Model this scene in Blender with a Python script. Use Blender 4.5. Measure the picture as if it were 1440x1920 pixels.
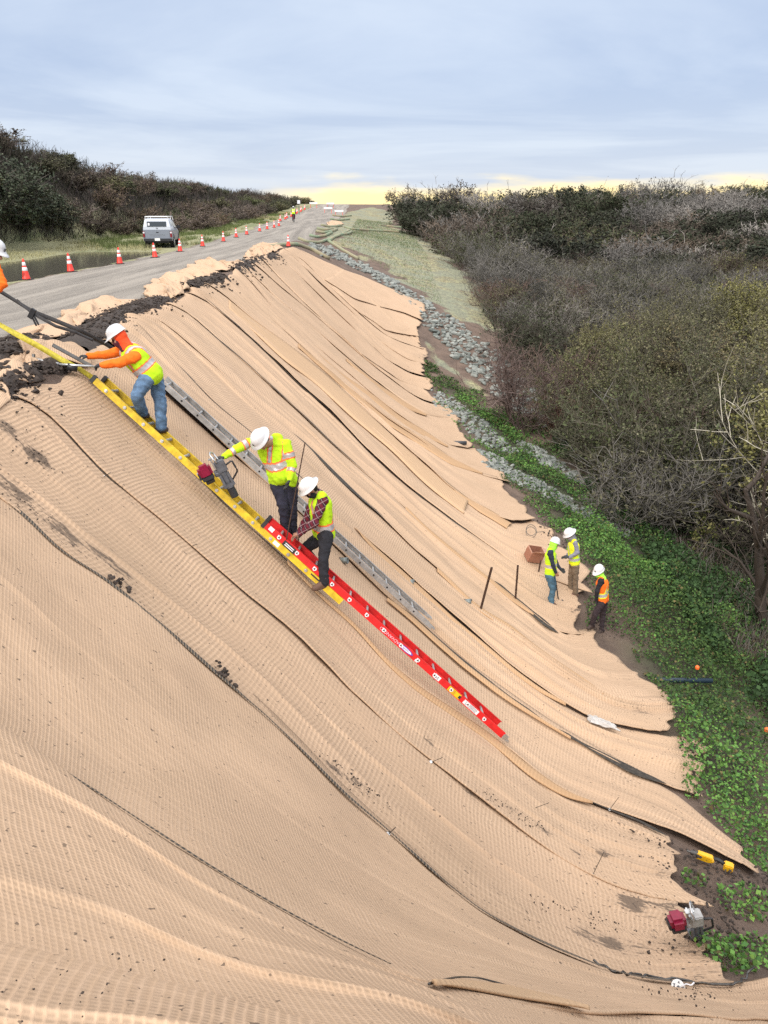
import bpy, bmesh, math, random
import numpy as np
from mathutils import Vector, Matrix
for _o in list(bpy.data.objects): bpy.data.objects.remove(_o)
SC = bpy.context.scene
COL = SC.collection
R = math.radians
# ------------------------------------------------------------ camera
PITCH = R(22.2); FPX = 1387.0; CAM = np.array([0.0, 0.0, 2.2])
cd = bpy.data.cameras.new('camera'); cam = bpy.data.objects.new('camera', cd); COL.objects.link(cam)
cd.sensor_fit = 'VERTICAL'; cd.sensor_height = 24.0; cd.lens = 24.0*FPX/1920.0
cd.clip_start = 0.05; cd.clip_end = 6000
cam.location = CAM; cam.rotation_euler = (math.pi/2-PITCH, 0, 0)
SC.camera = cam
# ------------------------------------------------------------ world, sun, exposure
SUN_EL, SUN_AZ = R(38), R(200)      # azimuth clockwise from +Y
w = bpy.data.worlds.new('World'); SC.world = w; w.use_nodes = True
nt = w.node_tree; nt.nodes.clear()
def wn(t, **k):
    n = nt.nodes.new(t)
    for a, b in k.items(): setattr(n, a, b)
    return n
out = wn('ShaderNodeOutputWorld'); bg = wn('ShaderNodeBackground'); bg.inputs[1].default_value = 0.15
sky = wn('ShaderNodeTexSky', sky_type='NISHITA', sun_disc=False, sun_elevation=SUN_EL, sun_rotation=SUN_AZ, air_density=1.0, dust_density=2.0, ozone_density=1.5)
tc = wn('ShaderNodeTexCoord'); sep = wn('ShaderNodeSeparateXYZ'); nt.links.new(tc.outputs['Generated'], sep.inputs[0])
def wmath(op, a, b=None, c=None, clamp=False):
    n = wn('ShaderNodeMath', operation=op, use_clamp=clamp)
    for i, v in enumerate((a, b, c)):
        if v is None: continue
        if isinstance(v, (int, float)): n.inputs[i].default_value = v
        else: nt.links.new(v, n.inputs[i])
    return n.outputs[0]
zc = wmath('MAXIMUM', sep.outputs[2], 0.0); zz = wmath('ADD', zc, 0.055)
cu = wmath('DIVIDE', sep.outputs[0], zz); cv = wmath('DIVIDE', sep.outputs[1], zz)
cmb = wn('ShaderNodeCombineXYZ'); nt.links.new(wmath('MULTIPLY', cu, 0.85), cmb.inputs[0]); nt.links.new(cv, cmb.inputs[1])
n1 = wn('ShaderNodeTexNoise'); n1.inputs['Scale'].default_value = 0.36; n1.inputs['Detail'].default_value = 7; n1.inputs['Roughness'].default_value = 0.55; n1.inputs['Distortion'].default_value = 0.5
nt.links.new(cmb.outputs[0], n1.inputs['Vector'])
cr = wn('ShaderNodeValToRGB'); cr.color_ramp.elements[0].position = 0.42; cr.color_ramp.elements[1].position = 0.59
cr.color_ramp.elements[0].color = (1.85, 2.24, 2.98, 1); cr.color_ramp.elements[1].color = (2.50, 2.85, 3.42, 1)
nt.links.new(n1.outputs['Fac'], cr.inputs[0])
# pale brightening towards the horizon
hz = wn('ShaderNodeMapRange'); hz.inputs[1].default_value = 0.0; hz.inputs[2].default_value = 0.15; hz.inputs[3].default_value = 1; hz.inputs[4].default_value = 0
nt.links.new(sep.outputs[2], hz.inputs[0])
mx0 = wn('ShaderNodeMix', data_type='RGBA'); nt.links.new(cr.outputs[0], mx0.inputs[6]); mx0.inputs[7].default_value = (3.1, 3.25, 3.45, 1)
nt.links.new(wmath('MULTIPLY', wmath('POWER', hz.outputs[0], 1.6), 0.75), mx0.inputs[0])
# the band of open, yellow sky low over the sea
gl = wn('ShaderNodeMapRange', interpolation_type='SMOOTHSTEP'); gl.inputs[1].default_value = 0.016; gl.inputs[2].default_value = 0.040; gl.inputs[3].default_value = 1; gl.inputs[4].default_value = 0
zn = wn('ShaderNodeTexNoise'); zn.inputs['Scale'].default_value = 9; zn.inputs['Detail'].default_value = 5
mpz = wn('ShaderNodeMapping'); mpz.inputs['Scale'].default_value = (1, 1, 6); nt.links.new(tc.outputs['Generated'], mpz.inputs[0]); nt.links.new(mpz.outputs[0], zn.inputs['Vector'])
zj = wmath('ADD', sep.outputs[2], wmath('MULTIPLY', wmath('SUBTRACT', zn.outputs['Fac'], 0.5), 0.06)); nt.links.new(zj, gl.inputs[0])
ax = wn('ShaderNodeMapRange', interpolation_type='SMOOTHSTEP'); ax.inputs[1].default_value = -0.20; ax.inputs[2].default_value = -0.04; nt.links.new(sep.outputs[0], ax.inputs[0])
ay = wn('ShaderNodeMapRange', interpolation_type='SMOOTHSTEP'); ay.inputs[1].default_value = 0.2; ay.inputs[2].default_value = 0.6; nt.links.new(sep.outputs[1], ay.inputs[0])
mx1 = wn('ShaderNodeMix', data_type='RGBA'); nt.links.new(mx0.outputs[2], mx1.inputs[6]); mx1.inputs[7].default_value = (5.3, 4.25, 2.15, 1)
nt.links.new(wmath('MULTIPLY', wmath('MULTIPLY', gl.outputs[0], ax.outputs[0]), ay.outputs[0]), mx1.inputs[0])
# Nishita sky shows through the thin cloud
mx2 = wn('ShaderNodeMix', data_type='RGBA'); mx2.inputs[0].default_value = 0.95
nt.links.new(sky.outputs[0], mx2.inputs[6]); nt.links.new(mx1.outputs[2], mx2.inputs[7])
# an overcast sky is brighter overhead than low down
ov = wn('ShaderNodeMapRange', interpolation_type='SMOOTHSTEP'); ov.inputs[1].default_value = 0.24; ov.inputs[2].default_value = 0.75
nt.links.new(sep.outputs[2], ov.inputs[0]); mx3 = wn('ShaderNodeMix', data_type='RGBA'); nt.links.new(ov.outputs[0], mx3.inputs[0]); nt.links.new(mx2.outputs[2], mx3.inputs[6]); mx3.inputs[7].default_value = (7.6, 7.5, 7.5, 1)
nt.links.new(mx3.outputs[2], bg.inputs[0]); nt.links.new(bg.outputs[0], out.inputs[0])
sd = bpy.data.lights.new('sun', 'SUN'); sd.energy = 1.5; sd.angle = R(24); sd.color = (1.0, 0.95, 0.88)
sun = bpy.data.objects.new('sun', sd); COL.objects.link(sun)
_d = Vector((math.sin(SUN_AZ)*math.cos(SUN_EL), math.cos(SUN_AZ)*math.cos(SUN_EL), math.sin(SUN_EL)))
sun.rotation_euler = _d.to_track_quat('Z', 'Y').to_euler()
SC.view_settings.view_transform = 'Standard'; SC.view_settings.look = 'None'; SC.view_settings.exposure = 0.85; SC.view_settings.gamma = 1
SC.render.engine = 'CYCLES'; SC.cycles.use_denoising = False
SC.cycles.max_bounces = 5; SC.cycles.diffuse_bounces = 2; SC.cycles.transparent_max_bounces = 8
# ------------------------------------------------------------ noise and rays
_rs = np.random.RandomState(7); _T = _rs.rand(4096)
def _h(ix, iy, s): return _T[(ix*73 + iy*1597 + s*911 + ((ix*iy) & 255)*31) & 4095]
def vn(x, y, s=0):
    x = np.asarray(x, float); y = np.asarray(y, float)
    ix = np.floor(x).astype(int); iy = np.floor(y).astype(int); fx = x-ix; fy = y-iy
    fx = fx*fx*(3-2*fx); fy = fy*fy*(3-2*fy)
    a = _h(ix, iy, s); b = _h(ix+1, iy, s); c = _h(ix, iy+1, s); d = _h(ix+1, iy+1, s)
    return (a*(1-fx)+b*fx)*(1-fy)+(c*(1-fx)+d*fx)*fy - 0.5
def fbm(x, y, s=0, o=4):
    r = 0; a = 1.0
    for i in range(o): r = r+a*vn(np.asarray(x)*2**i, np.asarray(y)*2**i, s+i*17); a *= 0.5
    return r
def sstep(e0, e1, x):
    t = np.clip((x-e0)/(e1-e0), 0, 1); return t*t*(3-2*t)
cP, sP = math.cos(PITCH), math.sin(PITCH)
def ray(px, py):
    a = (np.asarray(px, float)-720)/FPX; b = (960-np.asarray(py, float))/FPX
    return np.stack([a, cP+b*sP, b*cP-sP], -1)
def P(px, py, D): return Vector(CAM+ray(px, py)*D)
def PZ(px, py, z):
    r = ray(px, py); return Vector(CAM+r*((z-CAM[2])/r[2]))
# ------------------------------------------------------------ the ground's height
_cp = []
def cD(px, py, D, dz=0.0): p = P(px, py, D); _cp.append((p.x, p.y, p.z+dz))
def cZ(px, py, z): p = PZ(px, py, z); _cp.append((p.x, p.y, p.z))
for a in [(175,708,9.3,-.12),(280,800,9.3,-.26),(400,908,9.4,-.30),(520,1020,9.55,-.28),(640,1133,9.75,-.22),(790,1262,9.9,-.2),(945,1392,10.0,-.10),
          (310,735,10.75,-.1),(430,840,11.1,-.16),(555,950,11.4,-.16),(680,1068,11.8,-.14),(805,1180,12.15,-.08)]: cD(*a)
for a in [(1090,1200,-6.35),(1235,1320,-5.7),(1395,1620,-4.85),(1310,1810,-3.95),(1410,1830,-3.7),(1262,1855,-3.55),(990,950,-6.45),(885,840,-6.4),(795,740,-6.4),
          (790,572,-4.1),(790,650,-5.4),(670,500,-2.2),(950,690,-6.5),(1020,790,-7.1),(870,620,-5.4),
          (0,1385,-.25),(0,940,-.05),(735,1575,-2.45),(430,1290,-1.6),(1000,1770,-3.0),(1440,1920,-2.2),(720,1920,.2),(0,1920,.36),(300,1850,.1),(1000,1890,-1.1),(330,1610,-.35),(650,1760,-.75),
          (1130,1100,-6.5),(1200,1010,-7.4),(1100,905,-7.5),(1300,1300,-6.6),(1440,1450,-6.2),(1440,1650,-5.3),(1400,1140,-7.9)]: cZ(*a)
for y, x, z in [(0,-1.6,.62),(2,-2.6,.55),(4,-3.2,.5),(7,-3.8,.5),(8.8,-3.9,.42),(12,-4.6,.25),(16,-5.3,.1),(22,-5.8,0),(30,-5.85,0),(40,-5.9,0),(49,-5.9,0),(60,-6,-.05),(80,-6,.05),(110,-6.5,.4),(150,-6.5,1.4)]:
    _cp.append((x, y, z)); _cp.append((x-3, y+(-1 if y < 5 else 0), z+2.1 if y < 55 else z+.6))
_cp += [(0.3,-.2,.6),(2,-1.2,.5),(6,-2,0.3),(12,-3,0),(5,1.5,-2.8),(9,3,-5),(14,6,-7),(20,10,-8),(12,20,-8.3),(10,33,-7.6),(22,35,-7.8),(7,68,-4.2),(9,50,-6.4),(3,80,-2.0),(16,90,-4),(0,110,-.9),
        (20,60,-6),(40,60,-6),(40,120,-1.5),(70,110,-1.5),(10,140,0),(60,160,2.8),(100,160,2.8),(20,180,2.6),(40,25,-8.3),(60,0,-8),(80,60,-5),(30,-10,-6),(140,60,-3),(140,-10,-8)]
_cp = np.array(_cp)
def _U(r2): return np.where(r2 > 0, r2*np.log(r2+1e-12), 0)*0.5
_n = len(_cp); _X = _cp[:, :2]/20; _d2 = ((_X[:, None]-_X[None])**2).sum(-1)
_A = np.zeros((_n+3, _n+3)); _A[:_n, :_n] = _U(_d2)+np.eye(_n)*2e-4; _A[:_n, _n] = 1; _A[:_n, _n+1:] = _X; _A[_n, :_n] = 1; _A[_n+1:, :_n] = _X.T
_W = np.linalg.solve(_A, np.concatenate([_cp[:, 2], [0, 0, 0]]))
def Hslope(x, y):
    x = np.asarray(x, float); y = np.asarray(y, float); sh = x.shape; x = x.ravel(); y = y.ravel(); o = np.empty(x.size)
    for i in range(0, x.size, 20000):
        a = np.stack([x[i:i+20000], y[i:i+20000]], -1)/20
        o[i:i+20000] = _U(((a[:, None]-_X[None])**2).sum(-1))@_W[:_n]+_W[_n]+a@_W[_n+1:]
    return o.reshape(sh)
def Htop(x, y):
    z = .6*(1-sstep(3, 20, y)) + 3.4*np.clip((y-48)/122, 0, 1)**1.5
    z = z + 0.03*fbm(x*.5, y*.5, 3)+0.012*fbm(x*3, y*3, 9)
    # puddle hollow along the left of the road
    e = (x+15.3)/(3.15+.6*vn(y*.4, 0, 5))
    z = z - 0.20*np.exp(-e**2*1.2)*sstep(12, 22, y)*(1-sstep(44, 49, y)) + 0.12*sstep(-18.2, -19.6, x)
    ridge = np.interp(y, [-50, 30, 48, 70, 92, 105, 118, 135, 150, 160, 172, 185, 240], [5.3, 5.8, 6.0, 5.1, 3.7, 3.3, 3.5, 2.0, .4, .2, 1.3, .8, 0])+.5*vn(y*.09, .3, 21)*sstep(240, 190, y)
    z = z + ridge*sstep(-20.5-.8*vn(y*.15, 0, 4), -25.5-3.5*sstep(48, 80, y), x)
    return z
def H(x, y):
    x = np.asarray(x, float); y = np.asarray(y, float)
    yy = np.clip(y, -12, 185); xx = np.clip(x, -40, 150)
    s = Hslope(xx, yy) + .05*fbm(x*.8, y*.8, 31)*sstep(2.5, 5, x)
    t = Htop(x, y); k = .22
    # smooth minimum; the far right plain is never above the slope sheet
    t2 = np.where(x > 6, 50.0, t); h = np.clip(.5+.5*(t2-s)/k, 0, 1)
    z = t2*(1-h)+s*h-k*h*(1-h)
    return np.where(x < -20, t, z)
def hit(px, py, tmax=260):
    px = np.atleast_1d(np.asarray(px, float)); py = np.atleast_1d(np.asarray(py, float)); r = ray(px, py)
    ts = np.concatenate([np.arange(.6, 15, .12), np.arange(15, 60, .3), np.arange(60, tmax, 1.0)])
    p = CAM+r[:, None, :]*ts[None, :, None]
    below = p[..., 2] < H(p[..., 0], p[..., 1]); i = np.argmax(below, 1); i[~below.any(1)] = len(ts)-1
    lo = ts[np.maximum(i-1, 0)]; hi = ts[i]
    for _ in range(14):
        m = (lo+hi)/2; q = CAM+r*m[:, None]; b = q[:, 2] < H(q[:, 0], q[:, 1]); hi = np.where(b, m, hi); lo = np.where(b, lo, m)
    return CAM+r*hi[:, None]
def G(px, py): return Vector(hit(px, py)[0])
def zat(x, y): return float(H(np.array([x]), np.array([y]))[0])
# ------------------------------------------------------------ objects
def props(o, label=None, cat=None, group=None, kind=None):
    if label: o['label'] = label
    if cat: o['category'] = cat
    if group: o['group'] = group
    if kind: o['kind'] = kind
    return o
def empty(name, loc=(0, 0, 0), rz=0.0, label=None, cat=None, group=None):
    o = bpy.data.objects.new(name, None); o.empty_display_size = .1; COL.objects.link(o); o.location = loc; o.rotation_euler = (0, 0, rz)
    return props(o, label, cat, group)
def link(name, me, mats=(), parent=None, **k):
    for m in (mats if isinstance(mats, (list, tuple)) else [mats]): me.materials.append(m)
    o = bpy.data.objects.new(name, me); COL.objects.link(o)
    if parent: o.parent = parent
    return props(o, **k)
def smooth(me, on=True):
    me.polygons.foreach_set('use_smooth', [on]*len(me.polygons)); return me
def npmesh(name, V, F, uv=None, col=None, mi=None, sm=False):
    """V (n,3), F (m,k) faces of one size; uv per vertex, col per vertex (n,3)"""
    V = np.asarray(V, np.float32); F = np.asarray(F, np.int32); me = bpy.data.meshes.new(name)
    me.vertices.add(len(V)); me.vertices.foreach_set('co', V.ravel()); k = F.shape[1]
    me.loops.add(F.size); me.loops.foreach_set('vertex_index', F.ravel())
    me.polygons.add(len(F)); me.polygons.foreach_set('loop_start', np.arange(0, F.size, k, dtype=np.int32))
    me.polygons.foreach_set('loop_total', np.full(len(F), k, np.int32))
    if mi is not None: me.polygons.foreach_set('material_index', np.asarray(mi, np.int32))
    if uv is not None:
        l = me.uv_layers.new(name='UVMap'); l.data.foreach_set('uv', np.asarray(uv, np.float32)[F.ravel()].ravel())
    if col is not None:
        a = me.color_attributes.new('col', 'FLOAT_COLOR', 'POINT'); c = np.ones((len(V), 4), np.float32); c[:, :np.shape(col)[1]] = col; a.data.foreach_set('color', c.ravel())
    me.update(calc_edges=True); me.validate()
    if sm: smooth(me)
    return me
def copy_tree(o, loc=None, rz=None, scale=None, label=None, parent=None):
    c = o.copy(); COL.objects.link(c)
    if parent is not None: c.parent = parent
    if loc is not None: c.location = loc
    if rz is not None: c.rotation_euler[2] = rz
    if scale is not None: c.scale = scale
    if label: c['label'] = label
    for ch in KIDS.get(o, ()): copy_tree(ch, parent=c)
    return c
KIDS = {}
def reg():
    """remember who is whose child (quick lookup for copy_tree)"""
    KIDS.clear()
    for q in COL.objects:
        if q.parent: KIDS.setdefault(q.parent, []).append(q)
# ------------------------------------------------------------ materials
class MT:
    def __init__(s, name, color=(.5, .5, .5), rough=.8, metal=0.0, spec=None):
        s.m = bpy.data.materials.new(name); s.m.use_nodes = True; s.t = s.m.node_tree; s.b = s.t.nodes['Principled BSDF']
        s.b.inputs['Base Color'].default_value = (*color, 1); s.b.inputs['Roughness'].default_value = rough; s.b.inputs['Metallic'].default_value = metal
        if spec is not None: s.b.inputs['Specular IOR Level'].default_value = spec
    def n(s, t, ins=None, **k):
        n = s.t.nodes.new(t)
        for a, b in k.items(): setattr(n, a, b)
        for a, b in (ins or {}).items():
            if hasattr(b, 'is_linked') or isinstance(b, bpy.types.NodeSocket): s.t.links.new(b, n.inputs[a])
            else: n.inputs[a].default_value = b
        return n
    def L(s, a, b): s.t.links.new(a, b)
    def math(s, op, *a, clamp=False):
        return s.n('ShaderNodeMath', {i: v for i, v in enumerate(a)}, operation=op, use_clamp=clamp).outputs[0]
    def co(s, k='Object'): return s.n('ShaderNodeTexCoord').outputs[k]
    def map(s, vec, scale=(1, 1, 1), rot=(0, 0, 0)): return s.n('ShaderNodeMapping', {'Vector': vec, 'Scale': scale, 'Rotation': rot}).outputs[0]
    def noise(s, vec, scale, detail=4, rough=.55, dist=0): return s.n('ShaderNodeTexNoise', {'Vector': vec, 'Scale': scale, 'Detail': detail, 'Roughness': rough, 'Distortion': dist}).outputs['Fac']
    def ramp(s, fac, *st, interp='LINEAR'):
        n = s.n('ShaderNodeValToRGB', {0: fac}); r = n.color_ramp; r.interpolation = interp
        while len(r.elements) < len(st): r.elements.new(.5)
        for e, (p, c) in zip(r.elements, st):
            e.position = p; e.color = (*c, 1) if isinstance(c, (tuple, list)) else (c, c, c, 1)
        return n.outputs[0]
    def mix(s, f, a, b, mode='MIX'):
        n = s.n('ShaderNodeMix', {0: f}, data_type='RGBA', blend_type=mode)
        for i, v in ((6, a), (7, b)):
            if isinstance(v, (tuple, list)): n.inputs[i].default_value = (*v[:3], 1)
            else: s.L(v, n.inputs[i])
        return n.outputs[2]
    def color(s, c): s.L(c, s.b.inputs['Base Color']); return s
    def bump(s, h, dist=.02, strength=1.0, prev=None):
        n = s.n('ShaderNodeBump', {'Height': h, 'Distance': dist, 'Strength': strength})
        if prev is not None: s.L(prev, n.inputs['Normal'])
        s.L(n.outputs[0], s.b.inputs['Normal']); return n.outputs[0]
def plain(name, c, rough=.6, metal=0.0, var=.12, scale=25.0, bump=0.0):
    m = MT(name, c, rough, metal); f = m.noise(m.co(), scale, 4)
    m.color(m.ramp(f, (.3, tuple(v*(1-var) for v in c)), (.7, tuple(min(1, v*(1+var)) for v in c))))
    if bump: m.bump(f, bump)
    return m.m
# ------------------------------------------------------------ terrain
def pxpoly(pts):
    a = np.array(pts, float); return hit(a[:, 0], a[:, 1])[:, :2]
def sdf(poly, x, y):
    """signed distance, positive inside"""
    x = np.asarray(x); y = np.asarray(y); d = np.full(x.shape, 1e9); ins = np.zeros(x.shape, bool); n = len(poly)
    for i in range(n):
        ax, ay = poly[i]; bx, by = poly[(i+1) % n]; ex, ey = bx-ax, by-ay
        t = np.clip(((x-ax)*ex+(y-ay)*ey)/(ex*ex+ey*ey+1e-9), 0, 1); d = np.minimum(d, np.hypot(x-ax-t*ex, y-ay-t*ey))
        c = ((ay > y) != (by > y)) & (x < (bx-ax)*(y-ay)/((by-ay) if by != ay else 1e-9)+ax); ins ^= c
    return np.where(ins, d, -d)
def crest_x(y): return np.interp(y, [-12, 0, 2, 4, 7, 8.8, 12, 16, 22, 49, 80, 150, 400], [1, -1.6, -2.6, -3.2, -3.8, -3.9, -4.6, -5.3, -5.8, -5.9, -6, -6.5, -9])
def road_l(y): return np.interp(y, [0, 20, 30, 50, 75, 90, 140, 200, 400], [-12.1, -12.1, -12.2, -12.2, -12.9, -13.6, -13.6, -14, -18])
seed_poly = pxpoly([(640,447),(700,418),(745,432),(800,440),(850,485),(905,555),(935,620),(925,625),(850,590),(800,556),(745,520),(690,485),(640,462)])
seed_far = pxpoly([(600,430),(650,398),(695,388),(740,398),(735,420),(690,425),(620,452)])
seed2 = pxpoly([(798,640),(830,665),(880,705),(925,745),(905,742),(850,705),(800,680)])
green_poly = pxpoly([(800,690),(880,740),(960,800),(1030,850),(1110,915),(1180,1000),(1300,1060),(1440,1130),(1440,1560),(1330,1450),(1240,1290),(1180,1200),(1120,1080),(1010,950),(900,830),(840,750)])
def axis(a, b, fine, grow, lo, hi):
    m = list(np.arange(a, b+1e-6, fine)); s = fine; v = b
    while v < hi: s *= grow; v += s; m.append(v)
    s = fine; v = a; pre = []
    while v > lo: s *= grow; v -= s; pre.append(v)
    return np.array(pre[::-1]+m)
gx = axis(-7, 9.5, .16, 1.045, -1500, 1500); gy = axis(-1, 34, .16, 1.018, -60, 1600)
GX, GY = np.meshgrid(gx, gy); GZ = H(GX, GY)
def masks(x, y):
    nz = fbm(x*.45, y*.45, 51)*.9; cx = crest_x(y)
    rd = sstep(-.5, .35, (x-road_l(y))+nz*.7)*sstep(-.25, .35, (cx-x)-.75+nz*.5)*sstep(-25, -15, x)
    rd = np.where(y > 195, 0, rd)
    top = sstep(.1, -.5, x-cx+.1)
    sd = np.maximum.reduce([sstep(-.8, .8, sdf(seed_poly, x, y)+nz*3.2), sstep(-.8, .8, sdf(seed_far, x, y)+nz), .85*sstep(-.4, .4, sdf(seed2, x, y)+nz)])
    gr = sstep(-.8, .8, sdf(green_poly, x, y)+nz*1.4)
    verge = sstep(.2, -.5, x-road_l(y)+nz)*sstep(-26, -20.5, x)
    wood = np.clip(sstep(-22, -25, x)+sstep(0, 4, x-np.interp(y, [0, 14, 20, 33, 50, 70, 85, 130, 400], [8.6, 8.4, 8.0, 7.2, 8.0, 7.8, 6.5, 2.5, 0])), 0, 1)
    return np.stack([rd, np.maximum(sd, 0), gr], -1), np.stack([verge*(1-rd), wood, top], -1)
mk1, mk2 = masks(GX, GY)
tm = MT('terrain_material', (.2, .18, .15), .95)
vc = tm.n('ShaderNodeVertexColor', layer_name='col'); s1 = tm.n('ShaderNodeSeparateColor', {0: vc.outputs[0]})
vc2 = tm.n('ShaderNodeVertexColor', layer_name='zone'); s2 = tm.n('ShaderNodeSeparateColor', {0: vc2.outputs[0]})
ob = tm.co()
nf = tm.noise(ob, 9, 6, .65); nm = tm.noise(ob, 1.3, 5, .6); nl = tm.noise(ob, .35, 4); nxf = tm.noise(ob, 45, 4, .7)
soil = tm.mix(tm.ramp(nm, (.3, 0), (.7, 1)), (.075, .048, .035), (.17, .115, .085))
soil = tm.mix(tm.ramp(nxf, (.45, 0), (.75, .5)), soil, (.2, .16, .13))
# gravel road: grey, with damp and worn streaks along the way of travel
st = tm.noise(tm.map(ob, (1.5, .09, 1)), 1.0, 5, .6, .4)
grav = tm.mix(tm.ramp(st, (.34, 0), (.62, 1)), (.12, .105, .09), (.275, .245, .21))
grav = tm.mix(tm.ramp(nxf, (.38, .8), (.5, 0), (.62, 0), (.78, .75)), grav, (.40, .36, .31))
grav = tm.mix(tm.ramp(nf, (.56, 0), (.72, .6)), grav, (.10, .095, .092))
seed = tm.mix(tm.ramp(tm.noise(tm.map(ob, (2.2, .7, 1)), 2.2, 6, .65), (.32, 0), (.6, 1)), (.12, .10, .06), (.36, .34, .18))
seed = tm.mix(tm.ramp(nm, (.5, 0), (.75, .6)), seed, (.2, .24, .17)); seed = tm.mix(tm.ramp(tm.noise(tm.map(ob, (.9, 2.6, 3), (0, 0, .5)), 1.6, 5, .7), (.46, 0), (.60, .85)), seed, (.14, .105, .075)); seed = tm.mix(tm.ramp(nl, (.45, .55), (.6, 0)), seed, (.19, .215, .165))
grn = tm.mix(tm.ramp(nm, (.4, 0), (.6, 1)), (.022, .024, .012), (.03, .055, .016))
vrg = tm.mix(tm.ramp(nf, (.35, 0), (.7, 1)), (.17, .17, .085), (.36, .34, .2))
vrg = tm.mix(tm.ramp(tm.noise(tm.map(ob, (.5, .12, 1)), 1, 3), (.5, 0), (.62, .8)), vrg, (.13, .15, .065))
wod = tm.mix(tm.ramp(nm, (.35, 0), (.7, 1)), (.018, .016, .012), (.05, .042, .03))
c = tm.mix(tm.math('MULTIPLY', s1.outputs[2], .8), soil, grn)
c = tm.mix(tm.ramp(tm.math('ADD', s1.outputs[1], tm.math('MULTIPLY', tm.math('SUBTRACT', nf, .5), .9)), (.35, 0), (.6, 1)), c, seed)
c = tm.mix(tm.ramp(tm.math('ADD', s2.outputs[0], tm.math('MULTIPLY', tm.math('SUBTRACT', nf, .5), .6)), (.35, 0), (.55, 1)), c, vrg)
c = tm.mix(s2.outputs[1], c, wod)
c = tm.mix(tm.ramp(tm.math('ADD', s1.outputs[0], tm.math('MULTIPLY', tm.math('SUBTRACT', nf, .5), .8)), (.35, 0), (.6, 1)), c, grav)
tm.color(c)
b0 = tm.bump(nxf, .012, .7); b1 = tm.bump(nf, .05, .8, b0); tm.bump(nm, .18, .5, b1)
def terrain_piece(name, sel):
    """faces of the one grid for which sel(x, y) at the face centre holds"""
    ny, nx = GX.shape; id_ = np.arange(ny*nx).reshape(ny, nx)
    F = np.stack([id_[:-1, :-1], id_[:-1, 1:], id_[1:, 1:], id_[1:, :-1]], -1)
    cx = (GX[:-1, :-1]+GX[1:, 1:])/2; cy = (GY[:-1, :-1]+GY[1:, 1:])/2
    F = F[sel(cx, cy)]; u, inv = np.unique(F, return_inverse=True); F = inv.reshape(F.shape)
    V = np.stack([GX.ravel()[u], GY.ravel()[u], GZ.ravel()[u]], -1)
    me = npmesh(name, V, F, col=mk1.reshape(-1, 3)[u], sm=True)
    a = me.color_attributes.new('zone', 'FLOAT_COLOR', 'POINT'); cc = np.ones((len(u), 4), np.float32); cc[:, :3] = mk2.reshape(-1, 3)[u]; a.data.foreach_set('color', cc.ravel())
    return link(name, me, tm.m, kind='structure')
isroad = lambda x, y: (x > road_l(y)-.6) & (x < crest_x(y)-.2) & (y < 190) & (y > -20)
ishill = lambda x, y: (x < -21) & (y < 260) & (x > -90)
isground = lambda x, y: ~isroad(x, y) & ~ishill(x, y)
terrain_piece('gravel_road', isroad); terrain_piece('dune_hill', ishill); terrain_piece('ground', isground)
# puddle water: one flat sheet in the hollow beside the road
wm = MT('puddle_water', (.12, .112, .09), .08, 0, .5); wm.bump(wm.noise(wm.co(), 6, 2), .002, .3)
wx = np.linspace(-19.6, -11.6, 24); wy = np.linspace(14, 48, 60); WX, WY = np.meshgrid(wx, wy)
i_ = np.arange(WX.size).reshape(WX.shape)
link('puddle_water', npmesh('puddle_water', np.stack([WX.ravel(), WY.ravel(), np.full(WX.size, -.085)], -1),
     np.stack([i_[:-1, :-1], i_[:-1, 1:], i_[1:, 1:], i_[1:, :-1]], -1).reshape(-1, 4)), wm.m, kind='structure')
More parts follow.
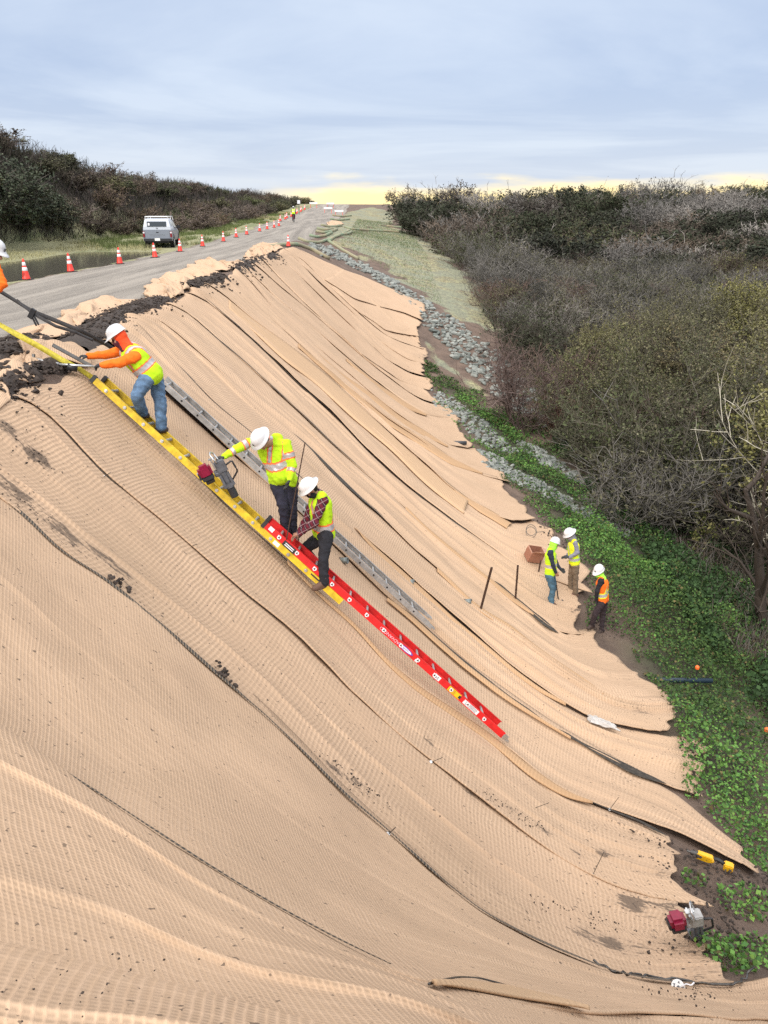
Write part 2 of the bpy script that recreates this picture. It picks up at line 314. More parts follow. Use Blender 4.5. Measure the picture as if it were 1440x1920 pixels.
# ------------------------------------------------------------ erosion blankets
def jute(name, light, dark, hem=False, net=False):
    m = MT(name, light, .95, 0, .15); uv = m.n('ShaderNodeUVMap').outputs[0]
    ob = m.co(); wob = m.noise(ob, .9, 2); wob2 = m.noise(ob, 6, 3)
    sp = m.n('ShaderNodeSeparateXYZ', {0: uv}); u, v = sp.outputs[0], sp.outputs[1]
    vv = m.math('ADD', v, m.math('MULTIPLY', m.math('ADD', wob, m.math('MULTIPLY', wob2, .12)), .13))
    uu = m.math('ADD', u, m.math('MULTIPLY', wob2, .02))
    ry = m.math('ADD', m.math('MULTIPLY', m.math('SINE', m.math('MULTIPLY', vv, 2*math.pi/.048)), .5), .5)   # cross cords
    rx = m.math('POWER', m.math('ADD', m.math('MULTIPLY', m.math('SINE', m.math('MULTIPLY', uu, 2*math.pi/.085)), .5), .5), 6)   # lengthwise netting
    am = m.ramp(m.noise(ob, .9, 3), (.35, .25), (.65, 1.0)); ry = m.math('MULTIPLY', ry, am)
    fine = m.noise(m.map(uv, (90, 300, 1)), 1, 3, .7); fib = m.noise(m.map(uv, (300, 60, 1)), 1, 2)
    base = m.mix(ry, dark, light); base = m.mix(m.math('MULTIPLY', rx, .35), base, tuple(min(1, k*1.15) for k in light))
    base = m.mix(m.ramp(fine, (.3, .28), (.6, 0)), base, tuple(k*.62 for k in dark))
    base = m.mix(m.ramp(m.noise(ob, .5, 4), (.35, 0), (.7, .5)), base, tuple(a*b for a, b in zip(light, (.93, .90, .88))))
    if not hem:
        # trodden mud: long smears down the fall line with crumbs round them
        f1 = m.noise(m.map(uv, (1.9, .42, 1)), 1.0, 5, .6, .3); f2 = m.noise(m.map(uv, (14, 5, 1)), 1.0, 5, .7)
        at = m.n('ShaderNodeVertexColor', layer_name='col'); dm = m.n('ShaderNodeSeparateColor', {0: at.outputs[0]})
        k = m.math('ADD', m.math('ADD', m.math('MULTIPLY', f1, .6), m.math('MULTIPLY', f2, .50)), m.math('MULTIPLY', dm.outputs[0], .24))
        base = m.mix(m.ramp(k, (.785, 0), (.83, .78)), base, (.085, .065, .052))
        base = m.mix(m.ramp(k, (.70, 0), (.84, .22)), base, (.22, .165, .125))
        sp2 = m.noise(ob, 26, 2, .5); base = m.mix(m.ramp(m.math('ADD', sp2, m.math('MULTIPLY', dm.outputs[0], .06)), (.70, 0), (.72, .8)), base, (.10, .075, .06))
    if net:
        ln = m.math('POWER', m.math('ADD', m.math('MULTIPLY', m.math('SINE', m.math('MULTIPLY', vv, 2*math.pi/.030)), .5), .5), 2.5); cu_ = m.math('ADD', m.math('MULTIPLY', m.math('SINE', m.math('MULTIPLY', uu, 2*math.pi/.0165)), .5), .5)
        cell = m.math('MULTIPLY', m.math('MULTIPLY', m.math('SUBTRACT', 1.0, ln), m.math('ADD', .35, m.math('MULTIPLY', cu_, .65))), m.ramp(m.noise(ob, 1.1, 3), (.38, .35), (.6, 1.0)))
        base = m.mix(m.math('MULTIPLY', cell, .62), base, tuple(k*.42 for k in light)); ry = m.math('MULTIPLY', ln, .8)
    m.color(base)
    b = m.bump(m.math('ADD', ry, m.math('MULTIPLY', rx, .6)), .010, .22 if net else .45); b = m.bump(fine, .003, .5, b)
    m.bump(m.noise(m.map(uv, (5, 1.2, 1)), 1, 3), .05, .3, b)
    return m.m
JL, JD = (.59, .42, .288), (.435, .303, .20)
net_m = jute('jute_net', JL, tuple(k*1.25 for k in JD), False, True); loose_m = jute('jute_loose', tuple(k*1.02 for k in JL), tuple(k*1.15 for k in JD), True); jute_m = jute('jute_blanket', JL, JD); hem_m = jute('jute_folded_hem', (.55, .36, .21), (.40, .255, .145), True); hem2_m = jute('jute_unfolded_tan', (.56, .385, .24), (.48, .325, .20), True)
def resample(P3, n):
    P3 = np.asarray(P3); d = np.r_[0, np.cumsum(np.linalg.norm(np.diff(P3, axis=0), axis=1))]; t = np.linspace(0, d[-1], n)
    return np.stack([np.interp(t, d, P3[:, k]) for k in range(3)], -1), d[-1]
def smooth_px(pts, n=40):
    a = np.array(pts, float); d = np.r_[0, np.cumsum(np.hypot(*np.diff(a, axis=0).T))]; t = np.linspace(0, d[-1], n)
    o = np.stack([np.interp(t, d, a[:, 0]), np.interp(t, d, a[:, 1])], -1)
    for _ in range(2): o[1:-1] = (o[:-2]+2*o[1:-1]+o[2:])/4
    return o
SEAMS = [
 [(-420,2080),(-100,2080),(300,2100),(700,2110),(1100,2100),(1500,2080)],
 [(-300,1745),(0,1790),(150,1825),(300,1858),(480,1905),(600,1945),(900,1990),(1500,2010)],
 [(-300,1170),(-60,1340),(0,1385),(90,1445),(172,1500),(260,1560),(375,1635),(500,1712),(640,1790),(775,1858),(900,1885),(1060,1905),(1500,1925)],
 [(-200,800),(-60,900),(0,940),(60,990),(115,1050),(200,1100),(300,1180),(400,1270),(500,1355),(575,1427),(650,1505),(735,1577),(820,1655),(900,1720),(960,1752),(1040,1790),(1100,1815),(1160,1840),(1262,1852),(1370,1858),(1470,1840)],
 [(-10,745),(40,750),(90,785),(140,840),(200,905),(300,980),(360,1035),(480,1140),(560,1200),(640,1290),(700,1345),(800,1430),(880,1490),(960,1550),(1029,1603),(1110,1651),(1200,1692),(1284,1706)],
 [(120,697),(165,715),(230,772),(290,827),(390,922),(440,972),(540,1062),(600,1122),(660,1172),(720,1240),(780,1292),(850,1337),(920,1382),(990,1442),(1060,1495),(1110,1513),(1150,1530),(1200,1548),(1240,1572),(1300,1606),(1390,1655)],
 [(190,645),(240,675),(313,745),(413,835),(493,907),(600,1003),(645,1050),(680,1080),(727,1130),(773,1160),(823,1207),(867,1247),(897,1270),(933,1297),(965,1321),(1021,1361),(1069,1390),(1142,1430),(1194,1458),(1247,1478),(1270,1486)],
 [(215,605),(247,602),(280,633),(310,670),(347,703),(397,757),(433,787),(463,810),(540,880),(622,954),(665,996),(710,1037),(757,1077),(777,1103),(813,1130),(853,1167),(913,1217),(963,1260),(1013,1297),(1050,1320),(1101,1353),(1180,1372),(1262,1387)],
 [(250,590),(277,586),(310,607),(357,650),(403,690),(433,720),(493,773),(533,807),(577,840),(633,900),(680,943),(713,970),(747,1007),(780,1037),(820,1070),(853,1100),(880,1127),(913,1153),(957,1177),(1000,1213),(1047,1247),(1097,1280),(1137,1310),(1180,1320),(1237,1318)],
 [(305,570),(347,585),(407,640),(460,683),(533,750),(577,790),(613,827),(680,887),(717,917),(763,957),(797,990),(840,1027),(880,1060),(920,1090),(967,1127),(1000,1157),(1040,1190),(1067,1203),(1095,1195)],
 [(345,550),(383,560),(417,590),(467,633),(533,697),(573,737),(613,767),(687,847),(723,880),(777,927),(813,953),(860,990),(887,1007),(933,1040),(973,1070),(1013,1088),(1088,1115)],
 [(380,534),(425,560),(465,597),(500,622),(547,655),(607,702),(670,760),(727,813),(753,837),(817,893),(840,920),(880,942),(930,975),(965,988),(995,982)],
 [(415,522),(450,547),(480,575),(520,610),(583,667),(633,713),(680,753),(733,797),(787,830),(847,873),(880,887),(935,903)],
 [(445,506),(470,530),(500,567),(520,587),(553,613),(603,660),(660,707),(707,750),(753,787),(797,813),(840,838),(885,846)],
 [(455,500),(487,530),(520,563),(587,617),(643,667),(693,707),(753,753),(803,782),(856,790)],
 [(470,492),(495,512),(520,535),(567,573),(637,633),(707,693),(767,738),(800,757),(830,762)],
 [(488,486),(503,500),(520,520),(587,585),(660,653),(707,687),(753,717),(787,728),(800,732)],
 [(502,480),(530,488),(577,535),(630,587),(687,640),(730,680),(767,702),(795,710)],
 [(518,474),(553,484),(600,533),(660,587),(707,637),(737,660),(767,678),(792,685)],
 [(530,468),(567,489),(620,540),(670,587),(710,622),(733,637),(760,648),(790,655)],
]
SLAB = ['foreground blanket strip under the viewer, lowest in the picture, scattered with soil crumbs','broad coarse netted blanket strip along the bottom left corner','wide smooth blanket strip just above the coarse netted one','muddy blanket strip ending beside the dark soil patch and the red engine machine','blanket strip lying just below the yellow ladder','blanket strip carrying the yellow and red ladders','blanket strip carrying the grey ladder','blanket strip just beyond the grey ladder, ending near the white rag','blanket strip with the three short pipe stubs near its seam','blanket strip pierced by the two upright rebar stakes','blanket strip on which the cardboard box stands','tan darker banded blanket strip in the middle of the slope','blanket strip ending just beyond the brown open hem','blanket strip with the short black pipe near its toe','second narrow far blanket strip beyond the one with the black pipe','third narrow far blanket strip with wavy toe','fourth narrow far blanket strip curling at its toe','fifth narrow far blanket strip near the end of the slope','narrow far blanket strip just before the crosswise ones']
STAINS = [(G(a, b).x, G(a, b).y, r) for a, b, r in [(68,865,.16),(85,880,.12),(15,920,.2),(45,955,.18),(105,1000,.16),(140,1030,.15),(215,1075,.16),(240,1110,.12),(280,1150,.15),(420,1275,.12),(435,1150,.1),(610,1430,.14),(640,1455,.12),(680,1485,.12),(722,1520,.12),(775,1590,.12),(830,1610,.12),(880,1660,.14),(905,1500,.2),(960,1530,.17),(1020,1565,.17),(1085,1610,.13),(1130,1610,.1),(990,1720,.14),(1090,1760,.13),(1150,1780,.16),(1180,1700,.15),(1280,1890,.2),(930,1680,.12),(10,810,.12),(800,1395,.12),(720,1345,.12),(1180,1250,.3),(1200,1340,.3),(1160,1460,.25),(1090,1170,.25),(760,690,.5),(740,720,.4),(855,655,.3),(190,765,.12),(90,700,.12)]]
def strip(i, Apx, Bpx, name, label, nv, nu, lift=.05, open_=1.0, mud=.3, mat=None, foldA=.035):
    A3 = hit(*smooth_px(Apx).T); B3 = hit(*smooth_px(Bpx).T)
    A, la = resample(A3, nv); B, lb = resample(B3, nv); L = (la+lb)/2; v = np.linspace(0, L, nv)
    # along-seam wobble so edges are not perfectly smooth; near edge A is the open, lifted one
    u = np.linspace(0, 1, nu); W = np.linalg.norm((A-B)[:, :2], axis=1).mean(); ext = .22/max(W, .5)
    ue = np.r_[u, 1+ext*.5, 1+ext]; nu2 = len(ue)
    X = A[:, None, :2]*(1-ue[None, :, None])+B[:, None, :2]*ue[None, :, None]
    # uneven toe: stretch the lowest part with noise across
    tl = vn(ue*max(W, .5)*2.2, i*3.7, 71)*.5+vn(ue*max(W, .5)*6, i*1.7, 72)*.2
    tg = (v/L)[:, None]**14*tl[None, :]; dv = np.gradient(X, axis=0); dv /= np.linalg.norm(dv, axis=2, keepdims=True)+1e-9; tg = tg+(v/L)[:, None]**10*([.0, 0, 0, 0, .05, .0, .4, .05, .35, .0, .45, .1, .4, .0, .3, .0, .35, .0, .3][i] if i < 19 else .1)
    X = X+dv*tg[..., None]; X = X+((vn(v*1.1, i, 81)*.07+vn(v*3.5, i, 82)*.02)[:, None]*(1-ue[None, :]).clip(0, 1))[..., None]*np.array([0, 1.0])
    Z = H(X[..., 0], X[..., 1]); wu = ue*W
    UU, VV = np.meshgrid(wu, v)
    fold = foldA*(vn(UU*1.9+vn(VV*.35, i, 5)*.9, VV*.22+i*9, 91)*1.6+vn(UU*4.2+vn(VV*.5, i, 6)*1.1, VV*.45+i*5, 92)*.9)+.02*fbm(UU*1.5, VV*1.3+i*11, 93)
    edge = np.exp(-(UU/.14)**2)*(.35+1.3*np.clip(vn(VV*.7, i*2.3, 94)+.2, 0, 1))*.055*open_
    tuck = np.where(ue[None, :] > 1, -.045, 0.0)
    for q in range(3 if i < 5 else 4):
        u0 = W*(.12+.8*((q+.5+.6*vn(q*3.1+i, 1.7, 61))/(3 if i < 5 else 4)))+.16*vn(VV*.33, q*5+i, 62)+.03*vn(VV*1.6, q+i, 63); am = np.clip(vn(VV*.35+q*4, i*2.7, 64)+.16, 0, 1)*(.20 if i > 5 else .075)
        fold = fold+np.where(UU > u0, np.exp(-(UU-u0)/.13), np.exp((UU-u0)/.012))*am
    toe = ((VV/L)**20)*(.02+.10*np.clip(vn(UU*3, i, 95)+.1, 0, 1))
    Z = Z+lift+np.maximum(fold, -.03)+edge+tuck+toe
    # top end is dug in
    Z = Z-.10*np.exp(-VV/.12)
    id_ = np.arange(X[..., 0].size).reshape(Z.shape)
    F = np.stack([id_[:-1, :-1], id_[1:, :-1], id_[1:, 1:], id_[:-1, 1:]], -1).reshape(-1, 4)
    uv = np.stack([UU.ravel()+i*3.3, VV.ravel()+i*7.7], -1)
    dm = (mud*(1+1.2*sstep(.8, 1.0, VV/L))+.22*np.exp(-(L-VV)/.6)).ravel()
    if i < 20:
        for sx, sy, sr in STAINS: dm = dm+.62*np.exp(-((X[..., 0].ravel()-sx)**2+(X[..., 1].ravel()-sy)**2)/sr**2)
    me = npmesh(name, np.stack([X[..., 0].ravel(), X[..., 1].ravel(), Z.ravel()], -1), F, uv=uv, col=np.stack([dm]*3, -1), sm=True)
    o = link(name, me, mat or jute_m)
    if label: props(o, label, 'erosion blanket', 'jute blanket strips pinned down the slope')
    sm_ = o.modifiers.new('Solidify', 'SOLIDIFY'); sm_.thickness = .012; sm_.offset = -1
    return o
STR = []
for i in range(len(SEAMS)-1):
    near = i < 5; mid = i < 11
    nv = [150, 220, 300, 340, 300, 260, 240, 220, 220, 200, 180, 160, 150, 130, 120, 120, 110, 110, 110][i]
    nu = [60, 80, 80, 80, 60, 44, 40, 36, 36, 30, 30, 26, 20, 16, 14, 14, 12, 12, 12][i]
    mud = [.4, .18, .05, .32, .28, .25, .15, .15, .12, .12, .1, .1, .08, .05, .05, .05, .1, .2, .25][i]
    Sa = SEAMS[3][:-2]+[(1316, 1850)] if i == 3 else SEAMS[i]; Sb = SEAMS[5][:-5]+[(1150, 1531), (1200, 1548), (1232, 1564)] if i == 4 else SEAMS[i+1]
    if i == 5: Sa = SEAMS[5][:-4]+[(1150, 1528), (1214, 1547), (1263, 1567), (1315, 1593), (1355, 1617), (1393, 1638)]; Sb = SEAMS[6]+[(1300, 1525), (1345, 1560), (1386, 1598)]
    STR.append(strip(i, Sa, Sb, 'erosion_blanket', SLAB[i], nv, nu, open_=[0, .5, .35, .6, .6, .8, 1, 1, 1, 1, 1, 1, 1.3, 1.3, 1, 1, 1, 1, 1][i], mud=mud, foldA=.035 if near else .065, mat=net_m if i < 3 else None))
STR.append(strip(30, [(605,525),(667,567),(727,583),(760,592),(784,603)][::-1][::-1], [(640,508),(680,521),(737,546),(795,572)], 'erosion_blanket', 'crosswise blanket strip at the far top corner beside the rocks', 60, 14, lift=.13, mud=.1))
STR.append(strip(31, [(670,587),(700,605),(723,623),(750,630),(782,635)], [(605,520),(667,562),(727,580),(784,600)], 'erosion_blanket', 'crosswise blanket strip just below the uppermost crosswise one', 60, 14, lift=.10, mud=.1))
STR.append(strip(32, [(530,468),(567,489),(620,540),(670,587),(710,622),(733,637),(790,657)], [(546,464),(570,472),(600,487),(640,505),(680,525),(740,580),(782,633)], 'erosion_blanket', 'last sloping blanket strip beside the bare soil by the rock channel', 110, 22, lift=.06, mud=.05))
def band(Apx, Bpx, parent, mat, lift=.075, n=120, name='folded_hem', hump=.035):
    A, la = resample(hit(*smooth_px(Apx).T), n); B, lb = resample(hit(*smooth_px(Bpx).T), n); ue = np.linspace(0, 1, 7)
    X = A[:, None, :2]*(1-ue[None, :, None])+B[:, None, :2]*ue[None, :, None]; v = np.linspace(0, la, n)
    Z = H(X[..., 0], X[..., 1])+lift+.012*vn(v*1.3, 3, 7)[:, None]+hump*np.sin(ue*math.pi)[None, :]
    W = np.linalg.norm((A-B)[:, :2], axis=1).mean(); UU, VV = np.meshgrid(ue*W, v); id_ = np.arange(Z.size).reshape(Z.shape)
    F = np.stack([id_[:-1, :-1], id_[1:, :-1], id_[1:, 1:], id_[:-1, 1:]], -1).reshape(-1, 4)
    me = npmesh(name, np.stack([X[..., 0].ravel(), X[..., 1].ravel(), Z.ravel()], -1), F, uv=np.stack([UU.ravel(), VV.ravel()], -1), col=np.zeros((Z.size, 3)), sm=True)
    o = link(name, me, mat, parent=parent); o.modifiers.new('s', 'SOLIDIFY').thickness = .003 if name == 'seam_shade' else .01
    return o
band([(430,583),(467,617),(533,680),(593,723),(660,787),(733,847),(800,915),(870,968)], [(430,566),(500,620),(547,653),(607,700),(670,758),(753,835),(817,891),(880,940)], STR[10], hem2_m, name='tan_band')
band([(560,655),(610,700),(660,745),(720,795),(787,838),(850,878),(905,893)], [(560,648),(610,691),(660,733),(733,790),(790,822),(850,864),(905,891)], STR[12], hem_m)
band([(560,640),(640,710),(707,760),(753,800),(797,822),(840,842)], [(560,634),(640,703),(707,748),(753,785),(797,811),(840,840)], STR[13], hem_m)
band([(650,680),(700,725),(760,770),(800,783)], [(650,675),(700,716),(760,757),(800,780)], STR[14], hem_m)
band([(620,1012),(680,1015),(713,1050),(760,1095),(813,1140),(853,1177),(913,1227),(963,1270),(1013,1306),(1060,1330)][1:], [(665,996),(710,1037),(757,1077),(813,1130),(853,1167),(913,1217),(963,1260),(1013,1297),(1060,1326)], STR[7], hem_m)
band([(820,1078),(853,1109),(880,1136),(913,1163),(957,1188),(1000,1224),(1047,1257),(1097,1288),(1130,1310)], [(820,1070),(853,1100),(880,1127),(913,1153),(957,1177),(1000,1213),(1047,1247),(1097,1280),(1130,1307)], STR[8], hem_m)
band([(760,960),(797,999),(840,1037),(880,1070),(920,1101),(967,1138),(1000,1160)], [(763,957),(797,990),(840,1027),(880,1060),(920,1090),(967,1127),(1000,1157)], STR[9], hem_m)
band([(727,1135),(773,1172),(823,1219),(867,1258),(897,1281),(933,1309),(965,1331),(1021,1366),(1069,1394)], [(727,1130),(773,1160),(823,1207),(867,1247),(897,1270),(933,1297),(965,1321),(1021,1361),(1069,1390)], STR[6], hem_m)
band([(540,1068),(600,1128),(660,1180),(720,1250),(780,1304),(850,1352),(920,1400),(990,1462),(1060,1505),(1110,1516)], [(540,1062),(600,1122),(660,1172),(720,1240),(780,1292),(850,1337),(920,1382),(990,1442),(1060,1491),(1110,1513)], STR[5], hem_m)
band([(840,920),(900,965),(950,995)], [(870,935),(915,958),(960,986)], STR[11], hem_m)

# stitched seams: dark ribbons paint the shade and soil between strips, lacing across
sg = MT('seam_shade', (.03, .025, .02), .95); _uv = sg.n('ShaderNodeUVMap').outputs[0]; _s = sg.n('ShaderNodeSeparateXYZ', {0: _uv})
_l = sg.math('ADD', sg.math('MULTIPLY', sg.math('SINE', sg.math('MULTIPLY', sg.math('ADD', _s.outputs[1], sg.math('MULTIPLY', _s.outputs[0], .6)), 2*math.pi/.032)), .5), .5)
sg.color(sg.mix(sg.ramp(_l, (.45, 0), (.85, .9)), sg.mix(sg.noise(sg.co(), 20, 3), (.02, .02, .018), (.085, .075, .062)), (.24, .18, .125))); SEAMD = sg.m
def seam_shade_band(pts, k0, k1, parent, wpx, n=260):
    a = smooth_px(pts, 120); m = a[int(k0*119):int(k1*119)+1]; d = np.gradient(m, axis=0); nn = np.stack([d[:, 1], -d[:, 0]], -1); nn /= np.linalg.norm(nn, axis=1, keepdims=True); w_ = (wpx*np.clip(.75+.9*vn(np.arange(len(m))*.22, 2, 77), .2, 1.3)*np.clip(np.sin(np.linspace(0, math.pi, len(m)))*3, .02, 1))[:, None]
    band([tuple(q) for q in m-nn*w_*.5], [tuple(q) for q in m+nn*w_*.5], parent, SEAMD, lift=.082, n=n, name='seam_shade', hump=.0)
shade_m = plain('plain_seam_shade', (.05, .042, .033), .95, 0, .5, 18, .01)  # unlaced ribbon colour: shade at the overlapping edges painted as a dark line
seam_shade_band(SEAMS[2], .06, .62, STR[2], 2.2); seam_shade_band(SEAMS[3], .04, .45, STR[3], 5.0); seam_shade_band(SEAMS[3], .42, .70, STR[3], 3.8); seam_shade_band(SEAMS[3], .66, .97, STR[3], 3.2)
SEAMD = shade_m
seam_shade_band(SEAMS[6], .55, .80, STR[6], 4.5); seam_shade_band(SEAMS[6], .82, .985, STR[6], 11); seam_shade_band(SEAMS[9], .80, .95, STR[9], 8); seam_shade_band(SEAMS[8], .30, .52, STR[8], 5); seam_shade_band(SEAMS[5], .78, .9, STR[5], 4); seam_shade_band(SEAMS[10], .62, .8, STR[10], 3.5)
seam_shade_band(SEAMS[4], .05, .5, STR[4], 1.6); seam_shade_band(SEAMS[7], .04, .4, STR[7], 1.4); seam_shade_band(SEAMS[9], .05, .5, STR[9], 1.5); seam_shade_band(SEAMS[10], .05, .4, STR[10], 1.8); seam_shade_band(SEAMS[5], .02, .5, STR[5], 2.0)
band([(812,1873),(870,1863),(940,1868),(1010,1884),(1100,1912)], [(812,1874),(880,1880),(950,1889),(1020,1900),(1100,1913)], STR[2], hem2_m, lift=.07, name='folded_hem', hump=.012)
# ------------------------------------------------------------ plants
def unit(v): return v/(np.linalg.norm(v, axis=-1, keepdims=True)+1e-9)
def polyl(rs, p0, d, L, K, wob, up):
    n = len(p0); pts = np.empty((n, K+1, 3)); pts[:, 0] = p0; dd = d.copy()
    for k in range(K):
        dd = unit(dd+rs.normal(0, wob, (n, 3))+np.array([0, 0, up])); pts[:, k+1] = pts[:, k]+dd*(L/K)[:, None]
    return pts
def tubes(pts, r0, r1, S, rs):
    n, K1, _ = pts.shape; t = unit(np.gradient(pts, axis=1)); a = unit(np.cross(t, unit(rs.normal(0, 1, (n, 1, 3)))*np.ones((1, K1, 1)))); b = np.cross(t, a)
    rr = (r0[:, None]*(1-np.linspace(0, 1, K1))+r1[:, None]*np.linspace(0, 1, K1))[..., None]
    if S == 2: V = np.stack([pts+a*rr, pts-a*rr], 2)
    else:
        an = np.arange(S)*2*math.pi/S; V = pts[:, :, None]+(a[:, :, None]*np.cos(an)[None, None, :, None]+b[:, :, None]*np.sin(an)[None, None, :, None])*rr[:, :, None]
    i = np.arange(n*K1*S).reshape(n, K1, S)
    if S == 2: F = np.stack([i[:, :-1, 0], i[:, 1:, 0], i[:, 1:, 1], i[:, :-1, 1]], -1).reshape(-1, 4)
    else:
        j = np.roll(i, -1, 2); F = np.stack([i[:, :-1], i[:, 1:], j[:, 1:], j[:, :-1]], -1).reshape(-1, 4)
    return V.reshape(-1, 3), F
def spawn(rs, pts, L, m, tmin, a, b, c, ratio):
    n = len(pts); K = pts.shape[1]-1; idx = np.repeat(np.arange(n), m); t = rs.uniform(tmin, 1, len(idx))*K; k = np.minimum(t.astype(int), K-1); f = (t-k)[:, None]
    p0 = pts[idx, k]*(1-f)+pts[idx, k+1]*f; d = unit(pts[idx, k+1]-pts[idx, k])
    d2 = unit(d*a+unit(rs.normal(0, 1, d.shape))*b+np.array([0, 0, c])); return p0, d2, L[idx]*ratio*rs.uniform(.6, 1.25, len(idx))
def leafquads(rs, p, size, flat=0.0, asp=1.9):
    n = len(p); nrm = unit(rs.normal(0, 1, (n, 3))+np.array([0, 0, flat])); a = unit(np.cross(nrm, rs.normal(0, 1, (n, 3)))); b = np.cross(nrm, a); s = (size*rs.uniform(.6, 1.3, n))[:, None]
    V = np.stack([p-a*s*.5*asp, p+b*s*.5, p+a*s*.5*asp, p-b*s*.5], 1).reshape(-1, 3); return V, np.arange(4*n).reshape(n, 4)
def cat(parts):
    V, F, C = [], [], []; o = 0
    for v, f, c in parts: V.append(v); F.append(f+o); C.append(np.broadcast_to(c, (len(v), 3)) if np.ndim(c) == 1 else c); o += len(v)
    return np.concatenate(V), np.concatenate(F), np.concatenate(C)
vm_ = MT('foliage', (.1, .1, .05), .8, 0, .2); _vc = vm_.n('ShaderNodeVertexColor', layer_name='col'); _oi = vm_.n('ShaderNodeObjectInfo')
_hs = vm_.n('ShaderNodeHueSaturation', {'Color': _vc.outputs[0], 'Value': vm_.math('ADD', .62, vm_.math('MULTIPLY', _oi.outputs['Random'], .6)), 'Saturation': vm_.math('ADD', .8, vm_.math('MULTIPLY', _oi.outputs['Random'], .4))})
vm_.color(_hs.outputs[0]); FOL = vm_.m
def woody(seed, stems, h, spread, m1, m2, m3, leaves, lsize, lcol, bcol, r=.05, up=.12, twr=.006, trunk=False, updir=1.2, S=5, flat=.3, lcol2=None):
    rs = np.random.RandomState(seed); p0 = rs.normal(0, .05 if trunk else .25*spread, (stems, 3)); p0[:, 2] = -.25
    ang = rs.uniform(0, 6.28, stems); d = unit(np.stack([np.cos(ang)*spread, np.sin(ang)*spread, np.full(stems, updir)], -1)+rs.normal(0, .15, (stems, 3)))
    L = h*rs.uniform(.7, 1.1, stems); A = polyl(rs, p0, d, L, 6, .13, up); out = []; bc = np.array(bcol)
    out.append((*tubes(A, np.full(stems, r), np.full(stems, r*.25), S, rs), bc))
    p, d2, L2 = spawn(rs, A, L, m1, .18, .6, .75, .25, .48); B = polyl(rs, p, d2, L2, 4, .16, up*.6); n = len(p); out.append((*tubes(B, np.full(n, r*.38), np.full(n, r*.12), 3 if S < 5 else 4, rs), bc))
    p, d3, L3 = spawn(rs, B, L2, m2, .2, .6, .8, .2, .55); Cc = polyl(rs, p, d3, L3, 3, .15, up*.5); n = len(p); out.append((*tubes(Cc, np.full(n, max(twr*1.7, r*.13)), np.full(n, twr), 3, rs), bc*1.1))
    last = Cc
    if m3:
        p, d4, L4 = spawn(rs, Cc, L3, m3, .2, .7, .7, .15, .6); D = polyl(rs, p, d4, L4, 2, .12, up*.4); n = len(p)
        bv = bc*(1+.5*rs.uniform(-.5, .9, (n, 1))); V, F = tubes(D, np.full(n, twr), np.full(n, twr*.5), 2, rs); out.append((V, F, np.repeat(bv, 6, 0))); last = D
    bV, bF, bC = cat(out); lf = None
    if leaves:
        i = rs.randint(0, len(last), leaves); t = rs.uniform(0, 1, leaves)[:, None]; K = last.shape[1]-1; k = rs.randint(0, K, leaves)
        p = last[i, k]*(1-t)+last[i, k+1]*t+rs.normal(0, lsize*.8, (leaves, 3)); V, F = leafquads(rs, p, lsize, flat)
        c = np.array(lcol)*(1+rs.uniform(-.4, .5, (leaves, 1)))
        if lcol2 is not None:
            q = (rs.rand(leaves, 1) < .3) ; c = np.where(q, np.array(lcol2)*(1+rs.uniform(-.3, .4, (leaves, 1))), c)
        lf = (V, F, np.repeat(c, 4, 0))
    return (bV, bF, bC), lf
def plant(name, data, label=None, category=None, group=None, parts=('branches', 'crown')):
    b, l = data; root = empty(name, (0, 0, 0), 0, label, category, group)
    link(parts[0], npmesh(parts[0], b[0], b[1], col=b[2]), FOL, parent=root)
    if l: link(parts[1], npmesh(parts[1], l[0], l[1], col=l[2]), FOL, parent=root)
    return root
def single(name, data):
    b, l = data; V, F, C = cat([b, l]) if l else b; return npmesh(name, V, F, col=C)
BR, GY_, RD, OL = (.098, .080, .064), (.155, .145, .13), (.108, .07, .058), (.10, .10, .05)
rnd = random.Random(11)
# --- near willows on the right
wil = [plant('willow_tree', woody(100+k, 9, 4.8, .75, 9, 7, 4, 24000, .058, [(.14,.135,.056),(.10,.108,.046),(.135,.11,.062)][k], (.13,.115,.095), r=.06, lcol2=(.20,.185,.10)), parts=('trunk', 'crown')) for k in range(3)]
reg()
WL = [((1415,1120),(13.2,20.8),1.12,0,'large olive leafed willow with pale forked branches at the right edge'),((1300,1010),(11.9,24.6),.98,1,'dusky willow above the two workers standing in the weeds'),
      ((1200,930),(13.0,29.5),.95,1,'dark willow at the foot of the green weedy bank'),((0,0),(17.5,26),1.15,2,'brownish willow behind the pale forked one at the right edge'),((0,0),(18.5,33),1.1,0,'olive willow crown rising behind the dusky one'),
      ((0,0),(12.8,35.5),.8,2,'low brown willow beyond the lower end of the rock band'),((0,0),(23,38),1.1,1,'dark willow deep in the thicket on the right'),((0,0),(15.5,15.5),.85,2,'willow leaning in at the right edge beside the dark trunk'),((0,0),(25,30),1.15,0,'olive willow beyond the pale forked one, cut by the right edge'),((0,0),(17,42),.9,0,'small olive willow between the brown and the dark thicket'),((0,0),(21,29),1.2,0,'tall olive willow second from the right edge'),((0,0),(16,30),1.0,0,'olive willow in front of the reddish thicket'),((0,0),(21,43),1.1,0,'broad olive willow crown high at the right, before the pale reeds'),((0,0),(27,46),1.2,2,'brown willow high at the right edge'),((0,0),(14.2,25.5),.9,0,'low olive willow over the dark ivy'),((0,0),(15.2,22),1.0,1,'shaded willow low at the right, over the weeds'),((0,0),(10.9,32.5),.8,1,'low dusky olive willow above the end of the gravel band'),((0,0),(11.8,39.5),.75,0,'small olive willow right of the leafless reddish tree'),((0,0),(14.2,37),.85,0,'round olive willow crown mid thicket'),((0,0),(14.8,33),.9,2,'brown tinged willow behind the dusky one')]
first = set()
